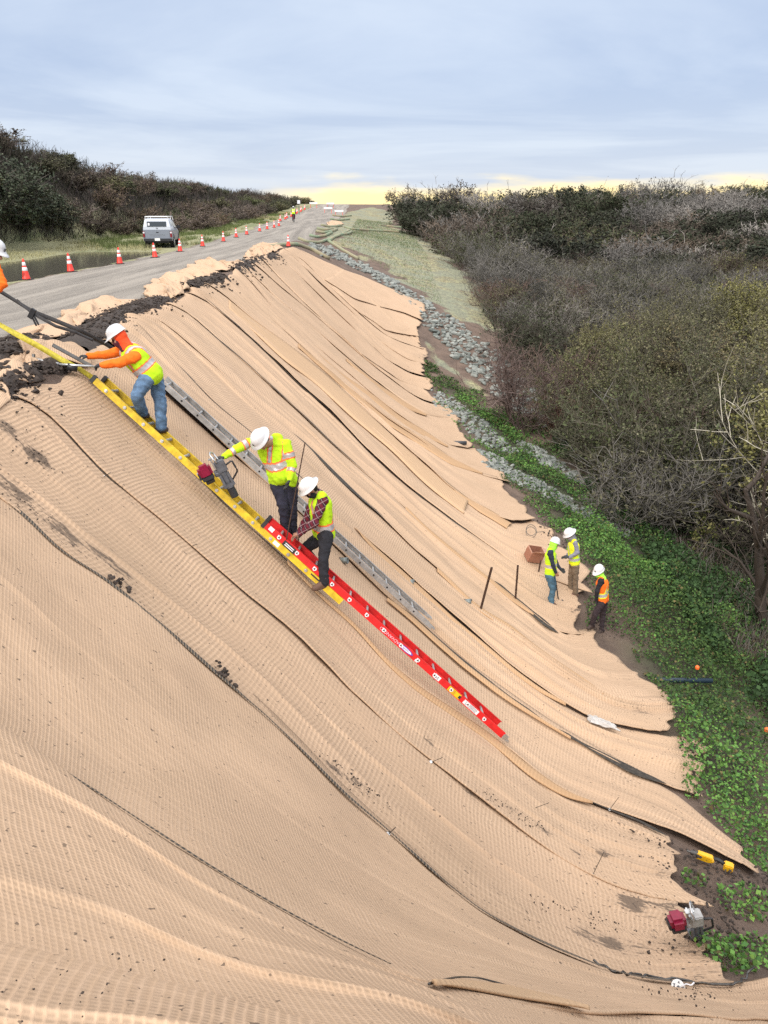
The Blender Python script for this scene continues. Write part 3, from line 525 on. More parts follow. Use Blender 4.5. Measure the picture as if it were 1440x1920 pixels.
for _, (x, y), s, k, lb in WL:
    o = wil[k] if k not in first else copy_tree(wil[k]); first.add(k)
    o.location = (x, y, zat(x, y)-.1); o.rotation_euler[2] = rnd.uniform(0, 6.28); o.scale = (s, s, s*rnd.uniform(.9, 1.05)); props(o, lb, 'willow tree', 'willows at the foot of the bank')
# dead pale limbs and the dark trunk at the right edge
dead = plant('bare_tree', woody(131, 4, 4.6, .5, 7, 5, 3, 0, .05, GY_, (.33, .31, .26), r=.06, twr=.010), 'bare whitish tree standing out pale against the olive willow at the right edge', 'bare tree', parts=('trunk', 'crown'))
_p = (11.6, 18.6); dead.location = (*_p, zat(*_p)); 
dt = plant('leaning_tree', woody(135, 2, 5.0, .28, 8, 5, 3, 0, .05, GY_, (.055, .045, .038), r=.22, twr=.010), 'dark thick trunked tree leaning at the right edge above the ivy', 'tree', parts=('trunk', 'crown'))
_p = (10.0, 16.4); dt.location = (*_p, zat(*_p)-.2); dt.scale = (.85, .85, .85)
bt = plant('bare_tree', woody(140, 7, 3.6, .85, 9, 7, 4, 0, .05, GY_, (.13, .095, .085), r=.05, twr=.009), 'leafless reddish grey tree at the lower end of the rock band', 'bare tree', parts=('trunk', 'crown'))
_p = PZ(985, 800, -6.8); bt.location = (_p.x, _p.y, zat(_p.x, _p.y)-.1)
# --- mid and far brush on the right: individual shrubs
mids = [single('shrub', woody(200+k, 12, 2.6, .9, 7, 5, 4, [1500, 400, 2600, 200, 2200][k], .06, [OL, RD, (.06,.07,.035), GY_, (.09,.085,.05)][k], [BR, (.135,.09,.072), (.08,.075,.055), (.20,.185,.165), GY_][k], r=.028, twr=.0085, S=3)) for k in range(5)]
fars = [single('thicket_bush', woody(300+k, 12, 2.7, 1.1, 6, 5, 3, [3200, 900, 4200, 500][k], .11, [(.055,.06,.032), BR, (.04,.047,.028), GY_][k], [BR, (.125,.10,.08), (.068,.062,.045), (.25,.23,.21)][k], r=.035, twr=.014, S=3)) for k in range(4)]
def wood_edge(y): return np.interp(y, [0, 14, 20, 30, 36, 50, 64, 90, 130, 400], [9.5, 9.6, 9.2, 9.2, 8.9, 9.6, 9.2, 8.4, 3.8, 0])
n_m = 0; y = 21.0; used = 0
SL = ['olive tinged', 'reddish brown', 'dark green', 'pale grey twiggy', 'grey olive']
while y < 84 and n_m < 285:
    x = wood_edge(y)+rnd.uniform(-.3, .6); st = 2.1+.022*(y-30)
    while x < .56*y+6 and n_m < 285:
        k = int((fbm(x*.07, y*.05, 61)*1.9+.5)*5) if rnd.random() < .65 else rnd.randrange(5); k = min(4, max(0, k)); s = rnd.uniform(.75, 1.3)
        xx, yy = x+rnd.uniform(-.8, .8), y+rnd.uniform(-1, 1)
        o = link('shrub', mids[k], FOL if not mids[k].materials else (), label='%s shrub within the wild thicket right of the slope' % SL[k], cat='shrub', group='%s shrubs in the thicket' % SL[k]) if True else None
        o.location = (xx, yy, zat(xx, yy)-.1); o.rotation_euler[2] = rnd.uniform(0, 6.28); o.scale = (s*1.15, s*1.15, s*rnd.uniform(.75, 1.1)); n_m += 1
        x += st*rnd.uniform(.8, 1.25)
    y += st*1.15
print('mid shrubs', n_m, 'y', y)
SF = ['dark green', 'brown', 'blackish evergreen', 'pale grey']; n_f = 0; y0 = y; y = y0
while y < 172 and n_f < 290:
    x = wood_edge(y)+rnd.uniform(-.3, 1.2)+(1.5 if y > 84 else 0); st = 4.2+.035*(y-80)
    while x < .56*y+6 and n_f < 290:
        k = min(3, max(0, int((fbm(x*.04, y*.04, 66)*1.8+.5)*4) if rnd.random() < .6 else rnd.randrange(4))); s = rnd.uniform(1.0, 1.7)
        o = link('thicket_bush', fars[k], FOL if not fars[k].materials else (), label='far %s bush of the thicket reaching back to the horizon' % SF[k], cat='bush', group='far %s bushes on the right' % SF[k])
        o.location = (x, y+rnd.uniform(-2, 2), zat(x, y)-.2); o.rotation_euler[2] = rnd.uniform(0, 6.28); o.scale = (s*1.35, s*1.35, s*rnd.uniform(.8, 1.15)); n_f += 1
        x += st*rnd.uniform(.8, 1.25)
    y += st*1.3
print('far bushes', n_f, 'y', y)
# undergrowth: twigs too many to count under and between the shrubs
def undergrowth():
    rs = np.random.RandomState(5); n = 80000; y = 14+170*rs.rand(n)**1.7; x = wood_edge(y)-1.6+rs.rand(n)**.8*(.56*y+8-wood_edge(y)); z = H(x, y)
    p = np.stack([x, y, z-.05], -1); h = (.5+1.6*rs.rand(n)*(.6+fbm(x*.3, y*.3, 8)))*np.clip(y/50, .45, 1.3)
    pt = polyl(rs, p, unit(rs.normal(0, .35, (n, 3))+np.array([0, 0, 1])), h, 2, .2, 0); wdt = .006+.00022*y; V, F = tubes(pt, wdt, wdt*.5, 2, rs)
    c = np.where(rs.rand(n, 1) < .35, np.array(GY_), np.where(fbm(x*.1, y*.1, 12)[:, None] > .1, np.array(RD), np.array(BR)))*rs.uniform(.55, 1.35, (n, 1))
    link('undergrowth', npmesh('undergrowth', V, F, col=np.repeat(c, 6, 0)), FOL, kind='stuff', label='tangle of dry twigs between the shrubs', cat='undergrowth')
undergrowth()
# --- the dune on the left: scrub of its own
dun = [single('dune_scrub', woody(400+k, 11, 1.9, .9, 6, 5, 3, [5200, 2600, 6000, 1600][k], .068, [(.12,.12,.06), (.125,.10,.066), (.098,.108,.056), (.12,.10,.075)][k], [(.11,.088,.07), (.125,.092,.078), (.09,.08,.062), (.14,.112,.10)][k], r=.03, twr=.013, S=3, flat=.6)) for k in range(4)]
DL = ['olive', 'brown', 'dark green', 'purplish twiggy']; n_d = 0; y = 34.0
while y < 196 and n_d < 295:
    x = -22.0-1.2*vn(y*.2, 3, 9)+3.8*float(sstep(52, 80, y)); st = 2.7+.02*(y-30)
    while x > max(-.60*y-12, -50) and n_d < 295:
        k = min(3, max(0, int((fbm(x*.06, y*.05, 67)*1.8+.5)*4) if rnd.random() < .6 else rnd.randrange(4))); s = rnd.uniform(.8, 1.15)
        if not (x < -34 and rnd.random() < .35):
            o = link('dune_scrub', dun[k], FOL if not dun[k].materials else (), label='%s scrub bush growing on the dune left of the road' % DL[k], cat='bush', group='%s scrub on the dune' % DL[k])
            yy = y+rnd.uniform(-1.2, 1.2); o.location = (x, yy, zat(x, yy)-.15); o.rotation_euler[2] = rnd.uniform(0, 6.28); o.scale = (s*1.35, s*1.35, s*rnd.uniform(.62, .85)); n_d += 1
        x -= st*rnd.uniform(.85, 1.2)*(1.0 if x > -34 else 1.5)
    y += st*1.2
print('dune scrub', n_d, 'y', y)
# four rounded dark green bushes at the foot of the dune
fb = plant('rounded_bush', woody(450, 14, 1.9, 1.1, 8, 6, 3, 9000, .075, (.072, .09, .056), (.10, .088, .07), r=.03, twr=.009, S=3, flat=.8, lcol2=(.10,.115,.07))); reg()
for j, (px, py, s, lb) in enumerate([(60,478,1.15,'rounded dark green bush at the left edge of the puddle'),(150,474,1.3,'large rounded green bush behind the second cone'),(215,462,1.05,'green bush behind the third cone, left of the pickup'),(105,468,1.45,'tall green bush between the first two cones, behind the puddle'),(15,478,1.3,'green bush cut by the left edge of the picture')]):
    q = PZ(px, py, 0.1); q = Vector((min(q.x, -21.0)-1.2, q.y+2.5, 0)); o = fb if j == 0 else copy_tree(fb); o.location = (q.x, q.y, zat(q.x, q.y)-.15); o.scale = (s*1.25, s*1.25, s); o.rotation_euler[2] = j*1.7; props(o, lb, 'bush', 'green bushes at the foot of the dune')
def dune_under():
    rs = np.random.RandomState(15); n = 50000; y = 30+170*rs.rand(n)**1.5; x = -21.2-rs.rand(n)*26*np.clip(y/80, .4, 1.2); z = H(x, y)
    pt = polyl(rs, np.stack([x, y, z-.05], -1), unit(rs.normal(0, .35, (n, 3))+np.array([0, 0, 1])), .5+1.5*rs.rand(n), 2, .2, 0); wdt = .007+.0002*y; V, F = tubes(pt, wdt, wdt*.5, 2, rs)
    c = np.where(rs.rand(n, 1) < .4, np.array((.11,.08,.075)), np.array((.08,.075,.045)))*rs.uniform(.55, 1.35, (n, 1))
    link('dune_undergrowth', npmesh('dune_undergrowth', V, F, col=np.repeat(c, 6, 0)), FOL, kind='stuff', label='dry twigs and stems between the scrub on the dune', cat='undergrowth')
dune_under()
# --- leafy weeds of the toe, grass of the verge
ch1 = pxpoly([(572,458),(600,454),(650,478),(700,503),(760,540),(800,562),(840,590),(880,618),(930,655),(965,690),(1010,735),(1045,790),(1030,815),(985,790),(930,748),(880,708),(840,664),(800,620),(760,568),(700,524),(640,492),(590,478)])
ch2 = pxpoly([(795,722),(850,742),(900,780),(955,825),(985,850),(960,862),(890,828),(850,790),(800,765)])
ch3 = pxpoly([(880,835),(920,848),(960,872),(1000,896),(1060,922),(1130,972),(1195,1003),(1185,1018),(1110,985),(1040,945),(980,918),(920,885),(885,862)])
ch4 = pxpoly([(962,824),(1000,833),(1060,868),(1120,905),(1112,922),(1050,893),(1000,862),(968,842)])
blk_poly = pxpoly([(700,575),(790,575),(795,740),(885,840),(938,900),(992,955),(1005,1010),(1090,1115),(1097,1198),(1178,1212),(1237,1312),(1262,1385),(1272,1482),(1300,1522),(1360,1566),(1396,1620),(1392,1642),(1300,1600),(1200,1560),(1000,1480),(700,1000)])
def weeds():
    rs = np.random.RandomState(25); n = 560000; y = 3.5+42*rs.rand(n)**1.45; x = 2+rs.rand(n)*13.5
    g = sdf(green_poly, x, y)+fbm(x*.5, y*.5, 52)*2.2; cl = fbm(x*1.1, y*1.1, 53); keep = (g > -.7)&((cl > -.30)|(g > 3.2))&(rs.rand(n) < np.clip(.5+g*.35, 0, 1))
    spots = np.array([[p.x, p.y, r] for (a, b, r) in [(1278,1482,.28),(1395,1540,.6),(1410,1600,.5),(1300,1655,.16),(1385,1700,.3),(1345,1780,.3),(1370,1810,.25),(1315,1770,.15),(1425,1690,.3),(1350,1570,.2),(1435,1790,.4),(1380,1480,.5),(1160,1230,.5),(1100,1170,.2)] for p in [G(a, b)]])
    sp = np.zeros(n, bool)
    for sx, sy, r in spots: sp |= (np.hypot(x-sx, y-sy) < r*.85)&(rs.rand(n) < .55)
    keep |= sp; keep &= sdf(blk_poly, x, y) < -.05; rk_ = np.maximum(np.maximum(sdf(ch3, x, y), sdf(ch4, x, y)), sdf(ch2, x, y)); keep &= (rk_ < .05)|(rs.rand(n) < .12)
    x, y, cl, g = x[keep], y[keep], cl[keep], g[keep]; n = len(x); hgt = (.06+.5*rs.rand(n)**1.4*np.clip(.6+cl*1.3, .15, 1.4))*np.clip(g*.5+.7, .3, 1.2)
    p = np.stack([x, y, H(x, y)+hgt], -1); V, F = leafquads(rs, p, (.031+.0009*y)*rs.uniform(.6, 1.4, n), 1.1, 1.3)
    big = fbm(x*.35, y*.35, 54)[:, None]; c = np.array((.088, .19, .034))*(1+rs.uniform(-.45, .6, (n, 1)))*(1+.5*big); c = np.where(rs.rand(n, 1) < .25, c*np.array((.55, .65, .9)), c); c = np.where(big < -.18, c*np.array((.8, .72, .9)), c); q_ = rs.rand(n, 1); c = np.where(q_ < .07, np.array((.16, .13, .05))*rs.uniform(.5, 1.2, (n, 1)), c); c = np.where(q_ > .9, c*np.array((1.5, 1.25, 1.2)), c)
    link('leafy_weeds', npmesh('leafy_weeds', V, F, col=np.repeat(np.clip(c, .005, 1), 4, 0)), FOL, kind='stuff', label='bright green leafy weeds covering the foot of the bank', cat='weeds'); print('weeds', n)
    # ivy further in, darker
    n = 90000; y = 9+24*rs.rand(n); x = 7.4+rs.rand(n)*6.5; k = fbm(x*.8, y*.8, 57) > -.15; x, y = x[k], y[k]; n = len(x); p = np.stack([x, y, H(x, y)+.05+.5*rs.rand(n)], -1); V, F = leafquads(rs, p, .085, 1.0, 1.2)
    link('ivy', npmesh('ivy', V, F, col=np.repeat(np.array((.035, .075, .022))*(1+rs.uniform(-.5, .6, (n, 1))), 4, 0)), FOL, kind='stuff', label='dark green ivy under the willows', cat='ivy')
weeds()
def verge():
    rs = np.random.RandomState(35); n = 70000; y = 18+110*rs.rand(n)**1.3; x = road_l(y)-.3-rs.rand(n)*9; z = H(x, y); m = (z > -.07)&(fbm(x*.5, y*.3, 41) > -.25+.3*(x > road_l(y)-2)); x, y, z = x[m], y[m], z[m]; n = len(x)
    pt = polyl(rs, np.stack([x, y, z-.01], -1), unit(rs.normal(0, .4, (n, 3))+np.array([0, 0, 1])), .05+.16*rs.rand(n)*(1+(y > 48)), 1, .2, 0); wdt = .004+.00022*y; V, F = tubes(pt, wdt, wdt*.3, 2, rs)
    gg = (fbm(x*.25, y*.12, 42)+.35*(y > 50)+.2*sstep(-15, -19, x)*(y > 45))[:, None]; c = np.where(gg > .26, np.array((.12, .145, .06)), np.array((.33, .31, .18)))*rs.uniform(.6, 1.3, (n, 1))
    link('verge_grass', npmesh('verge_grass', V, F, col=np.repeat(c, 4, 0)), FOL, kind='stuff', label='short pale and green grass along the left verge', cat='grass')
    n = 16000; y = 55+80*rs.rand(n); x = -4.5+9*rs.rand(n); m = (sdf(seed_far, x, y) > -.5)|(sdf(seed_poly, x, y) > 0); x, y = x[m], y[m]; n = len(x); z = H(x, y)
    pt = polyl(rs, np.stack([x, y, z-.01], -1), unit(rs.normal(0, .4, (n, 3))+np.array([0, 0, 1])), .05+.14*rs.rand(n), 1, .2, 0); wdt = .004+.0002*y; V, F = tubes(pt, wdt, wdt*.3, 2, rs)
    c = np.where(rs.rand(n, 1) < .6, np.array((.16, .26, .09)), np.array((.3, .3, .16)))*rs.uniform(.6, 1.3, (n, 1))
    link('sprouting_grass', npmesh('sprouting_grass', V, F, col=np.repeat(c, 4, 0)), FOL, kind='stuff', label='thin new grass sprouting on the far seeded bank', cat='grass')
verge()
# ------------------------------------------------------------ rocks, wattles, soil, loose blanket ends
rkm = MT('riprap', (.3, .32, .31), .85); _o = rkm.co(); _i = rkm.n('ShaderNodeObjectInfo').outputs['Random']
_at = rkm.n('ShaderNodeVertexColor', layer_name='col')
_c = rkm.ramp(rkm.math('ADD', rkm.math('MULTIPLY', rkm.noise(_o, 4, 5), .6), rkm.math('MULTIPLY', _i, .4)), (.25, (.075, .088, .08)), (.5, (.155, .17, .155)), (.75, (.28, .29, .265)))
rkm.color(rkm.mix(1.0, _c, _at.outputs[0], 'MULTIPLY')); rkm.bump(rkm.noise(_o, 14, 5), .03, .6)
def rockmesh(seed):
    rs = random.Random(seed); bm = bmesh.new()
    for _ in range(15):
        v = Vector((rs.gauss(0, 1), rs.gauss(0, 1), rs.gauss(0, 1))).normalized(); v = Vector((v.x*.55, v.y*.42, v.z*.33))*rs.uniform(.8, 1.1); bm.verts.new(v)
    r = bmesh.ops.convex_hull(bm, input=bm.verts); bmesh.ops.delete(bm, geom=[g for g in r['geom_interior'] if isinstance(g, bmesh.types.BMVert)], context='VERTS')
    bmesh.ops.bevel(bm, geom=bm.edges[:], offset=.03, segments=1, affect='EDGES'); bmesh.ops.triangulate(bm, faces=bm.faces[:])
    me = bpy.data.meshes.new('rock'); bm.to_mesh(me); bm.free(); a = me.color_attributes.new('col', 'FLOAT_COLOR', 'POINT'); a.data.foreach_set('color', [1.0]*4*len(me.vertices)); me.materials.append(rkm.m); return me
RK = [rockmesh(s) for s in range(10)]
def scatter(poly, n, seed):
    rs = np.random.RandomState(seed); lo, hi = poly.min(0), poly.max(0); o = []
    x = rs.uniform(lo[0], hi[0], n*30); y = rs.uniform(lo[1], hi[1], n*30); m = sdf(poly, x, y) > .22+.5*fbm(x*.8, y*.8, 5); return np.stack([x[m], y[m]], -1)[:n]
rr = random.Random(3); cand = []
for poly, n, s0, s1 in ((ch1, 1250, .20, .42), (ch2, 300, .12, .26), (ch3, 480, .10, .24), (ch4, 260, .10, .24)):
    for x, y in scatter(poly, n, int(n)): s = rr.uniform(s0, s1)*(1.15 if rr.random() < .12 else 1); cand.append((s/math.hypot(x, y), x, y, s))
cand.sort(reverse=True)
for j, (_, x, y, s) in enumerate(cand[:290]):
    o = bpy.data.objects.new('rock', RK[j % 10]); COL.objects.link(o); o.location = (x, y, zat(x, y)+s*.16); o.rotation_euler = (rr.uniform(-.5, .5), rr.uniform(-.5, .5), rr.uniform(0, 6.28)); o.scale = (s*1.25, s*1.25, s*1.25)
    props(o, 'grey green angular rock among the riprap rocks beside the slope', 'rock', 'riprap rocks of the drainage channels')
def rest():
    V, F, C = [], [], []; o = 0; rs = np.random.RandomState(9)
    data = []
    for me in RK:
        v = np.array([q.co for q in me.vertices]); f = np.array([list(p.vertices) for p in me.polygons]); data.append((v, f))
    zs = H(np.array([c[1] for c in cand[290:]]), np.array([c[2] for c in cand[290:]]))
    for (_, x, y, s), z in zip(cand[290:], zs):
        v, f = data[rs.randint(10)]; M = np.array(Matrix.Rotation(rs.uniform(0, 6.28), 3, 'Z')@Matrix.Rotation(rs.uniform(-.6, .6), 3, 'X'))
        V.append((v*s*1.25)@M.T+np.array([x, y, z+s*.12])); F.append(f+o); C.append(np.full((len(v), 3), rs.uniform(.7, 1.25))); o += len(v)
    link('small_riprap', npmesh('small_riprap', np.concatenate(V), np.concatenate(F), col=np.concatenate(C)), rkm.m, kind='stuff', label='smaller broken grey green stone filling the drainage channels', cat='riprap')
rest()
# straw wattles
wt = MT('wattle_straw', (.3, .27, .16), .95); _o = wt.co(); _f = wt.noise(_o, 30, 4, .7)
wt.color(wt.mix(wt.ramp(wt.noise(_o, .5, 3), (.4, 0), (.6, 1)), wt.mix(_f, (.20, .165, .10), (.42, .37, .24)), wt.mix(_f, (.14, .19, .12), (.30, .36, .24)))); wt.bump(_f, .03, .7)
def tube_along(name, pts, r, mat, seg=10, parent=None, wob=0.0, squash=1.0, close=True, n=None, taper=None):
    """a tube through 3-D points"""
    p = np.array([tuple(q) for q in pts], float); p, L = resample(p, n or max(6, int(L_of(p)/(r*2.2))))
    if wob: p += np.stack([vn(np.arange(len(p))*.35, k, 5) for k in range(3)], -1)*wob
    t = unit(np.gradient(p, axis=0)); up = np.array([0, 0, 1.0]); a = unit(np.cross(t, up+1e-4)); b = np.cross(a, t); an = np.arange(seg)*2*math.pi/seg
    rr_ = r*(1+.0*t[:, 0]) if taper is None else r*np.interp(np.linspace(0, 1, len(p)), *taper)
    V = p[:, None]+(a[:, None]*np.cos(an)[None, :, None]+b[:, None]*np.sin(an)[None, :, None]*squash)*np.broadcast_to(rr_, (len(p),))[:, None, None]
    i = np.arange(len(p)*seg).reshape(len(p), seg); j = np.roll(i, -1, 1); bm = bmesh.new(); vs = [bm.verts.new(v) for v in V.reshape(-1, 3)]
    for q in np.stack([i[:-1], j[:-1], j[1:], i[1:]], -1).reshape(-1, 4): bm.faces.new([vs[k] for k in q])
    if close: bm.faces.new([vs[k] for k in i[0][::-1]]); bm.faces.new([vs[k] for k in i[-1]])
    bmesh.ops.recalc_face_normals(bm, faces=bm.faces); me = bpy.data.meshes.new(name); bm.to_mesh(me); bm.free(); smooth(me)
    return link(name, me, mat, parent=parent) if name else me
def L_of(p): return float(np.linalg.norm(np.diff(p, axis=0), axis=1).sum())
def pxline(pts, dz=0.0, n=24):
    q = hit(*smooth_px(pts, n).T); q[:, 2] += dz; return q
WA = [([(505,466),(535,461),(560,461),(585,470),(602,480),(617,487)], 'brown straw wattle curling from the lone cone down to the rocks'),
 ([(560,449),(575,455),(598,457),(618,450),(640,441),(655,433)], 'greenish straw wattle crossing the top of the rock channel'),
 ([(616,454),(630,462),(645,472),(662,482),(672,487)], 'thick tan straw wattle running down the right side of the rock channel'),
 ([(617,453),(628,445),(640,441),(652,440),(659,436)], 'thick tan straw wattle bent above the rock channel'),
 ([(647,427),(660,431),(690,433),(730,435),(765,438),(788,441)], 'long pale green straw wattle lying across the seeded bank'),
 ([(725,425),(760,428),(795,430)], 'short straw wattle at the edge of the thicket'),
 ([(580,443),(592,446),(608,444),(622,438)], 'lowest of the short wattles stepping up the road edge'),
 ([(592,435),(605,438),(620,436),(632,431)], 'second lowest short wattle beside the road edge'),
 ([(594,430),(610,433),(628,430)], 'short wattle beside the road edge, just below the tan scrap'),
 ([(603,424),(620,427),(640,424)], 'short wattle beside the tan scrap of blanket'),
 ([(620,412),(635,414),(655,412)], 'short far wattle above the tan scrap of blanket'),
 ([(624,405),(640,407),(658,405)], 'farthest short wattle beside the road edge')]
for pts, lb in WA: props(tube_along('straw_wattle', pxline(pts, .09), .145 if pts[0][1] > 430 else .17, wt.m, wob=.05), lb, 'straw wattle', 'straw wattles on the far bank')
# loose, crumpled blanket ends lying on the road edge
def crumple(Apx, Bpx, label, seed, amp=.16, n=90, m=26):
    A, la = resample(hit(*smooth_px(Apx).T), n); B, lb = resample(hit(*smooth_px(Bpx).T), n); ue = np.linspace(0, 1, m); v = np.linspace(0, max(la, lb), n)
    X = A[:, None, :2]*(1-ue[None, :, None])+B[:, None, :2]*ue[None, :, None]; W = np.linalg.norm((A-B)[:, :2], axis=1).mean(); UU, VV = np.meshgrid(ue*W, v)
    X = X+np.stack([vn(UU*1.2+seed, VV*1.2, 3), vn(UU*1.2, VV*1.2+seed, 4)], -1)*.3
    r = np.abs(vn(UU*.9+vn(UU*.7, VV*.7, seed)*1.6, VV*1.0+seed, 44))*2.6+.34*np.abs(vn(UU*3.0, VV*3.0+seed, 45))*2
    env = np.sin(np.clip(ue, .04, .96)*math.pi)[None, :]**.4*np.sin(np.clip(v/v[-1], .03, .97)*math.pi)[:, None]**.4
    Z = H(X[..., 0], X[..., 1])+.03+amp*r*env; id_ = np.arange(Z.size).reshape(Z.shape); F = np.stack([id_[:-1, :-1], id_[1:, :-1], id_[1:, 1:], id_[:-1, 1:]], -1).reshape(-1, 4)
    o = link('loose_blanket_end', npmesh('loose_blanket_end', np.stack([X[..., 0].ravel(), X[..., 1].ravel(), Z.ravel()], -1), F, uv=np.stack([UU.ravel(), VV.ravel()], -1), col=np.zeros((Z.size, 3)), sm=True), loose_m, label=label, cat='blanket end', group='loose blanket ends on the road edge')
    o.modifiers.new('s', 'SOLIDIFY').thickness = .012
crumple([(-60,735),(0,690),(45,650),(100,645),(135,660)], [(-60,780),(0,750),(50,708),(110,692),(165,680)], 'crumpled blanket end under the yellow strap at the left edge', 1)
crumple([(22,628),(100,612),(135,578),(200,556),(218,566),(250,564)], [(15,665),(75,645),(140,628),(172,606),(225,582),(252,570)], 'crumpled blanket end behind the leaning orange sleeved worker', 2, .14)
crumple([(262,552),(303,520),(345,520),(352,535)], [(272,562),(322,568),(345,556),(356,545)], 'crumpled blanket end nearest beyond the dark soil heap', 3)
crumple([(292,528),(330,512),(352,505),(395,515)], [(325,530),(350,532),(385,525),(425,518)], 'rolled blanket end beyond the soil, third from the near side', 4, .2)
crumple([(345,505),(375,490),(410,500),(450,490)], [(385,515),(410,512),(440,507),(458,497)], 'blanket end standing up in a tan fold at the road edge', 5, .24)
crumple([(458,484),(475,463),(500,458),(524,457)], [(462,496),(490,490),(510,478),(528,466)], 'bunched blanket end just left of the lone cone', 6, .26)
crumple([(612,418),(625,414),(640,416)], [(614,424),(628,424),(644,421)], 'small tan scrap of blanket far off among the wattles', 7, .15, 30, 12)
# dark trench soil in clods
sm_ = MT('trench_soil', (.03, .022, .019), .95); _f = sm_.noise(sm_.co(), 20, 5, .7); sm_.color(sm_.ramp(_f, (.3, (.022, .016, .013)), (.7, (.075, .055, .044)))); sm_.bump(_f, .02, .8)
def clods(pts, n, wid, s0, s1, seed, V, F):
    rs = np.random.RandomState(seed); base = pxline(pts, 0, 60); data = [(np.array([q.co for q in me.vertices]), np.array([list(p.vertices) for p in me.polygons])) for me in RK[:4]]
    for _ in range(n):
        k = rs.randint(len(base)); off = rs.normal(0, wid, 2); x, y = base[k, 0]+off[0], base[k, 1]+off[1]
        if seed >= 17 and float(sdf(blk_poly, np.array([x]), np.array([y]))[0]) > -.1: continue
        s = rs.uniform(s0, s1); v, f = data[rs.randint(4)]
        M = np.array(Matrix.Rotation(rs.uniform(0, 6.28), 3, 'Z')@Matrix.Rotation(rs.uniform(-1, 1), 3, 'X')); z = zat(x, y)+.06*math.exp(-(off@off)/(wid*wid+1e-6))+.07
        V.append((v*s*1.2)@M.T+np.array([x, y, z])); F.append(f+sum(len(q) for q in V[:-1]))
def soil_base(pts, wid, V, F):
    a = smooth_px(pts, 80); c = hit(*a.T); d = unit(np.gradient(c, axis=0)); nn = np.stack([d[:, 1], -d[:, 0]], -1); ue = np.linspace(-1, 1, 15); w_ = wid*(1+.7*vn(np.arange(80)*.2, 4, 9)[:, None])
    X = c[:, None, :2]+nn[:, None]*(ue[None, :]*w_)[..., None]; X = X+fbm(X[..., 0]*3, X[..., 1]*3, 7)[..., None]*.1; Z = H(X[..., 0], X[..., 1])+.10*(1-ue[None, :]**2)+.05*fbm(X[..., 0]*7, X[..., 1]*7, 17)+.01
    i = np.arange(Z.size).reshape(Z.shape); q = np.stack([i[:-1, :-1], i[:-1, 1:], i[1:, 1:], i[1:, :-1]], -1).reshape(-1, 4); V.append(np.stack([X[..., 0].ravel(), X[..., 1].ravel(), Z.ravel()], -1)); F.append(np.concatenate([q[:, :3], q[:, [0, 2, 3]]])+sum(len(v) for v in V[:-1]))
def soil_obj(name, lst, label):
    V, F = [], []
    if name == 'trench_soil':
        for p_, w_ in (([(-5,748),(25,722),(60,700),(118,690)], .12), ([(120,660),(150,640),(190,612),(240,585),(305,562)], .30), ([(355,538),(385,527),(420,520)], .28), ([(440,508),(460,498),(490,488),(515,478)], .32), ([(-10,690),(25,650),(60,640)], .25)): soil_base(p_, w_, V, F)
    for a in lst: clods(*a, V, F)
    link(name, npmesh(name, np.concatenate(V), np.concatenate(F)), sm_.m, kind='stuff', label=label, cat='soil')
soil_obj('trench_soil', [([(0,745),(25,722),(60,700),(118,690)], 420, .10, .012, .055, 1), ([(150,640),(190,612),(240,585),(305,562)], 1300, .24, .012, .07, 2), ([(355,538),(385,527),(420,520)], 380, .3, .03, .12, 3), ([(440,508),(460,498),(490,488),(515,478)], 380, .33, .03, .13, 4),
  ([(0,680),(25,650),(60,640)], 450, .25, .015, .08, 5), ([(0,715),(20,700)], 120, .2, .03, .1, 15)], 'dark crumbly soil thrown along the crest trench')
soil_obj('soil_crumbs', [([(212,1103),(240,1112)], 16, .03, .02, .055, 6), ([(412,1262),(425,1285)], 20, .035, .02, .055, 7), ([(55,855),(85,880)], 25, .04, .006, .02, 8), ([(0,925),(40,960),(80,985)], 40, .06, .006, .018, 9), ([(900,1500),(960,1530),(1020,1570)], 70, .07, .006, .02, 10),
  ([(600,1425),(680,1490),(720,1520)], 50, .05, .006, .022, 11), ([(30,1915),(200,1890),(330,1860)], 26, .10, .003, .009, 12), ([(1100,1730),(1180,1760),(1000,1700)], 60, .08, .006, .02, 13), ([(110,770),(60,780),(30,860)], 40, .1, .01, .03, 14), ([(1240,1890),(1340,1870)], 60, .12, .005, .015, 16), ([(1250,1580),(1300,1650),(1340,1720),(1330,1800)], 420, .26, .008, .045, 17), ([(1290,1500),(1360,1580),(1430,1680)], 380, .25, .008, .045, 18), ([(1000,950),(1060,1040),(1140,1200),(1230,1300),(1300,1440)], 900, .25, .01, .06, 19)], 'crumbs and clods of dark soil dropped on the blankets')
# ------------------------------------------------------------ object helpers
def bm_obj(name, bm, mat, parent=None, sm=False, bevel=0, **k):
    if bevel: bmesh.ops.bevel(bm, geom=bm.edges[:], offset=bevel, segments=2, affect='EDGES', clamp_overlap=True)
    bmesh.ops.recalc_face_normals(bm, faces=bm.faces); me = bpy.data.meshes.new(name); bm.to_mesh(me); bm.free()
    if sm: smooth(me)
    return link(name, me, mat, parent=parent, **k)
def addbox(bm, c, s, M=None):
    r = bmesh.ops.create_cube(bm, size=1.0); vs = r['verts']
    for v in vs:
        v.co = Vector((v.co.x*s[0]+c[0], v.co.y*s[1]+c[1], v.co.z*s[2]+c[2]))
        if M is not None: v.co = M@v.co
    return vs
def addcyl(bm, a, b, r0, r1=None, seg=16, caps=True):
    a, b = Vector(a), Vector(b); d = b-a; q = d.to_track_quat('Z', 'Y').to_matrix().to_4x4(); q.translation = (a+b)/2
    bmesh.ops.create_cone(bm, segments=seg, radius1=r0, radius2=r0 if r1 is None else r1, depth=d.length, cap_ends=caps, matrix=q)
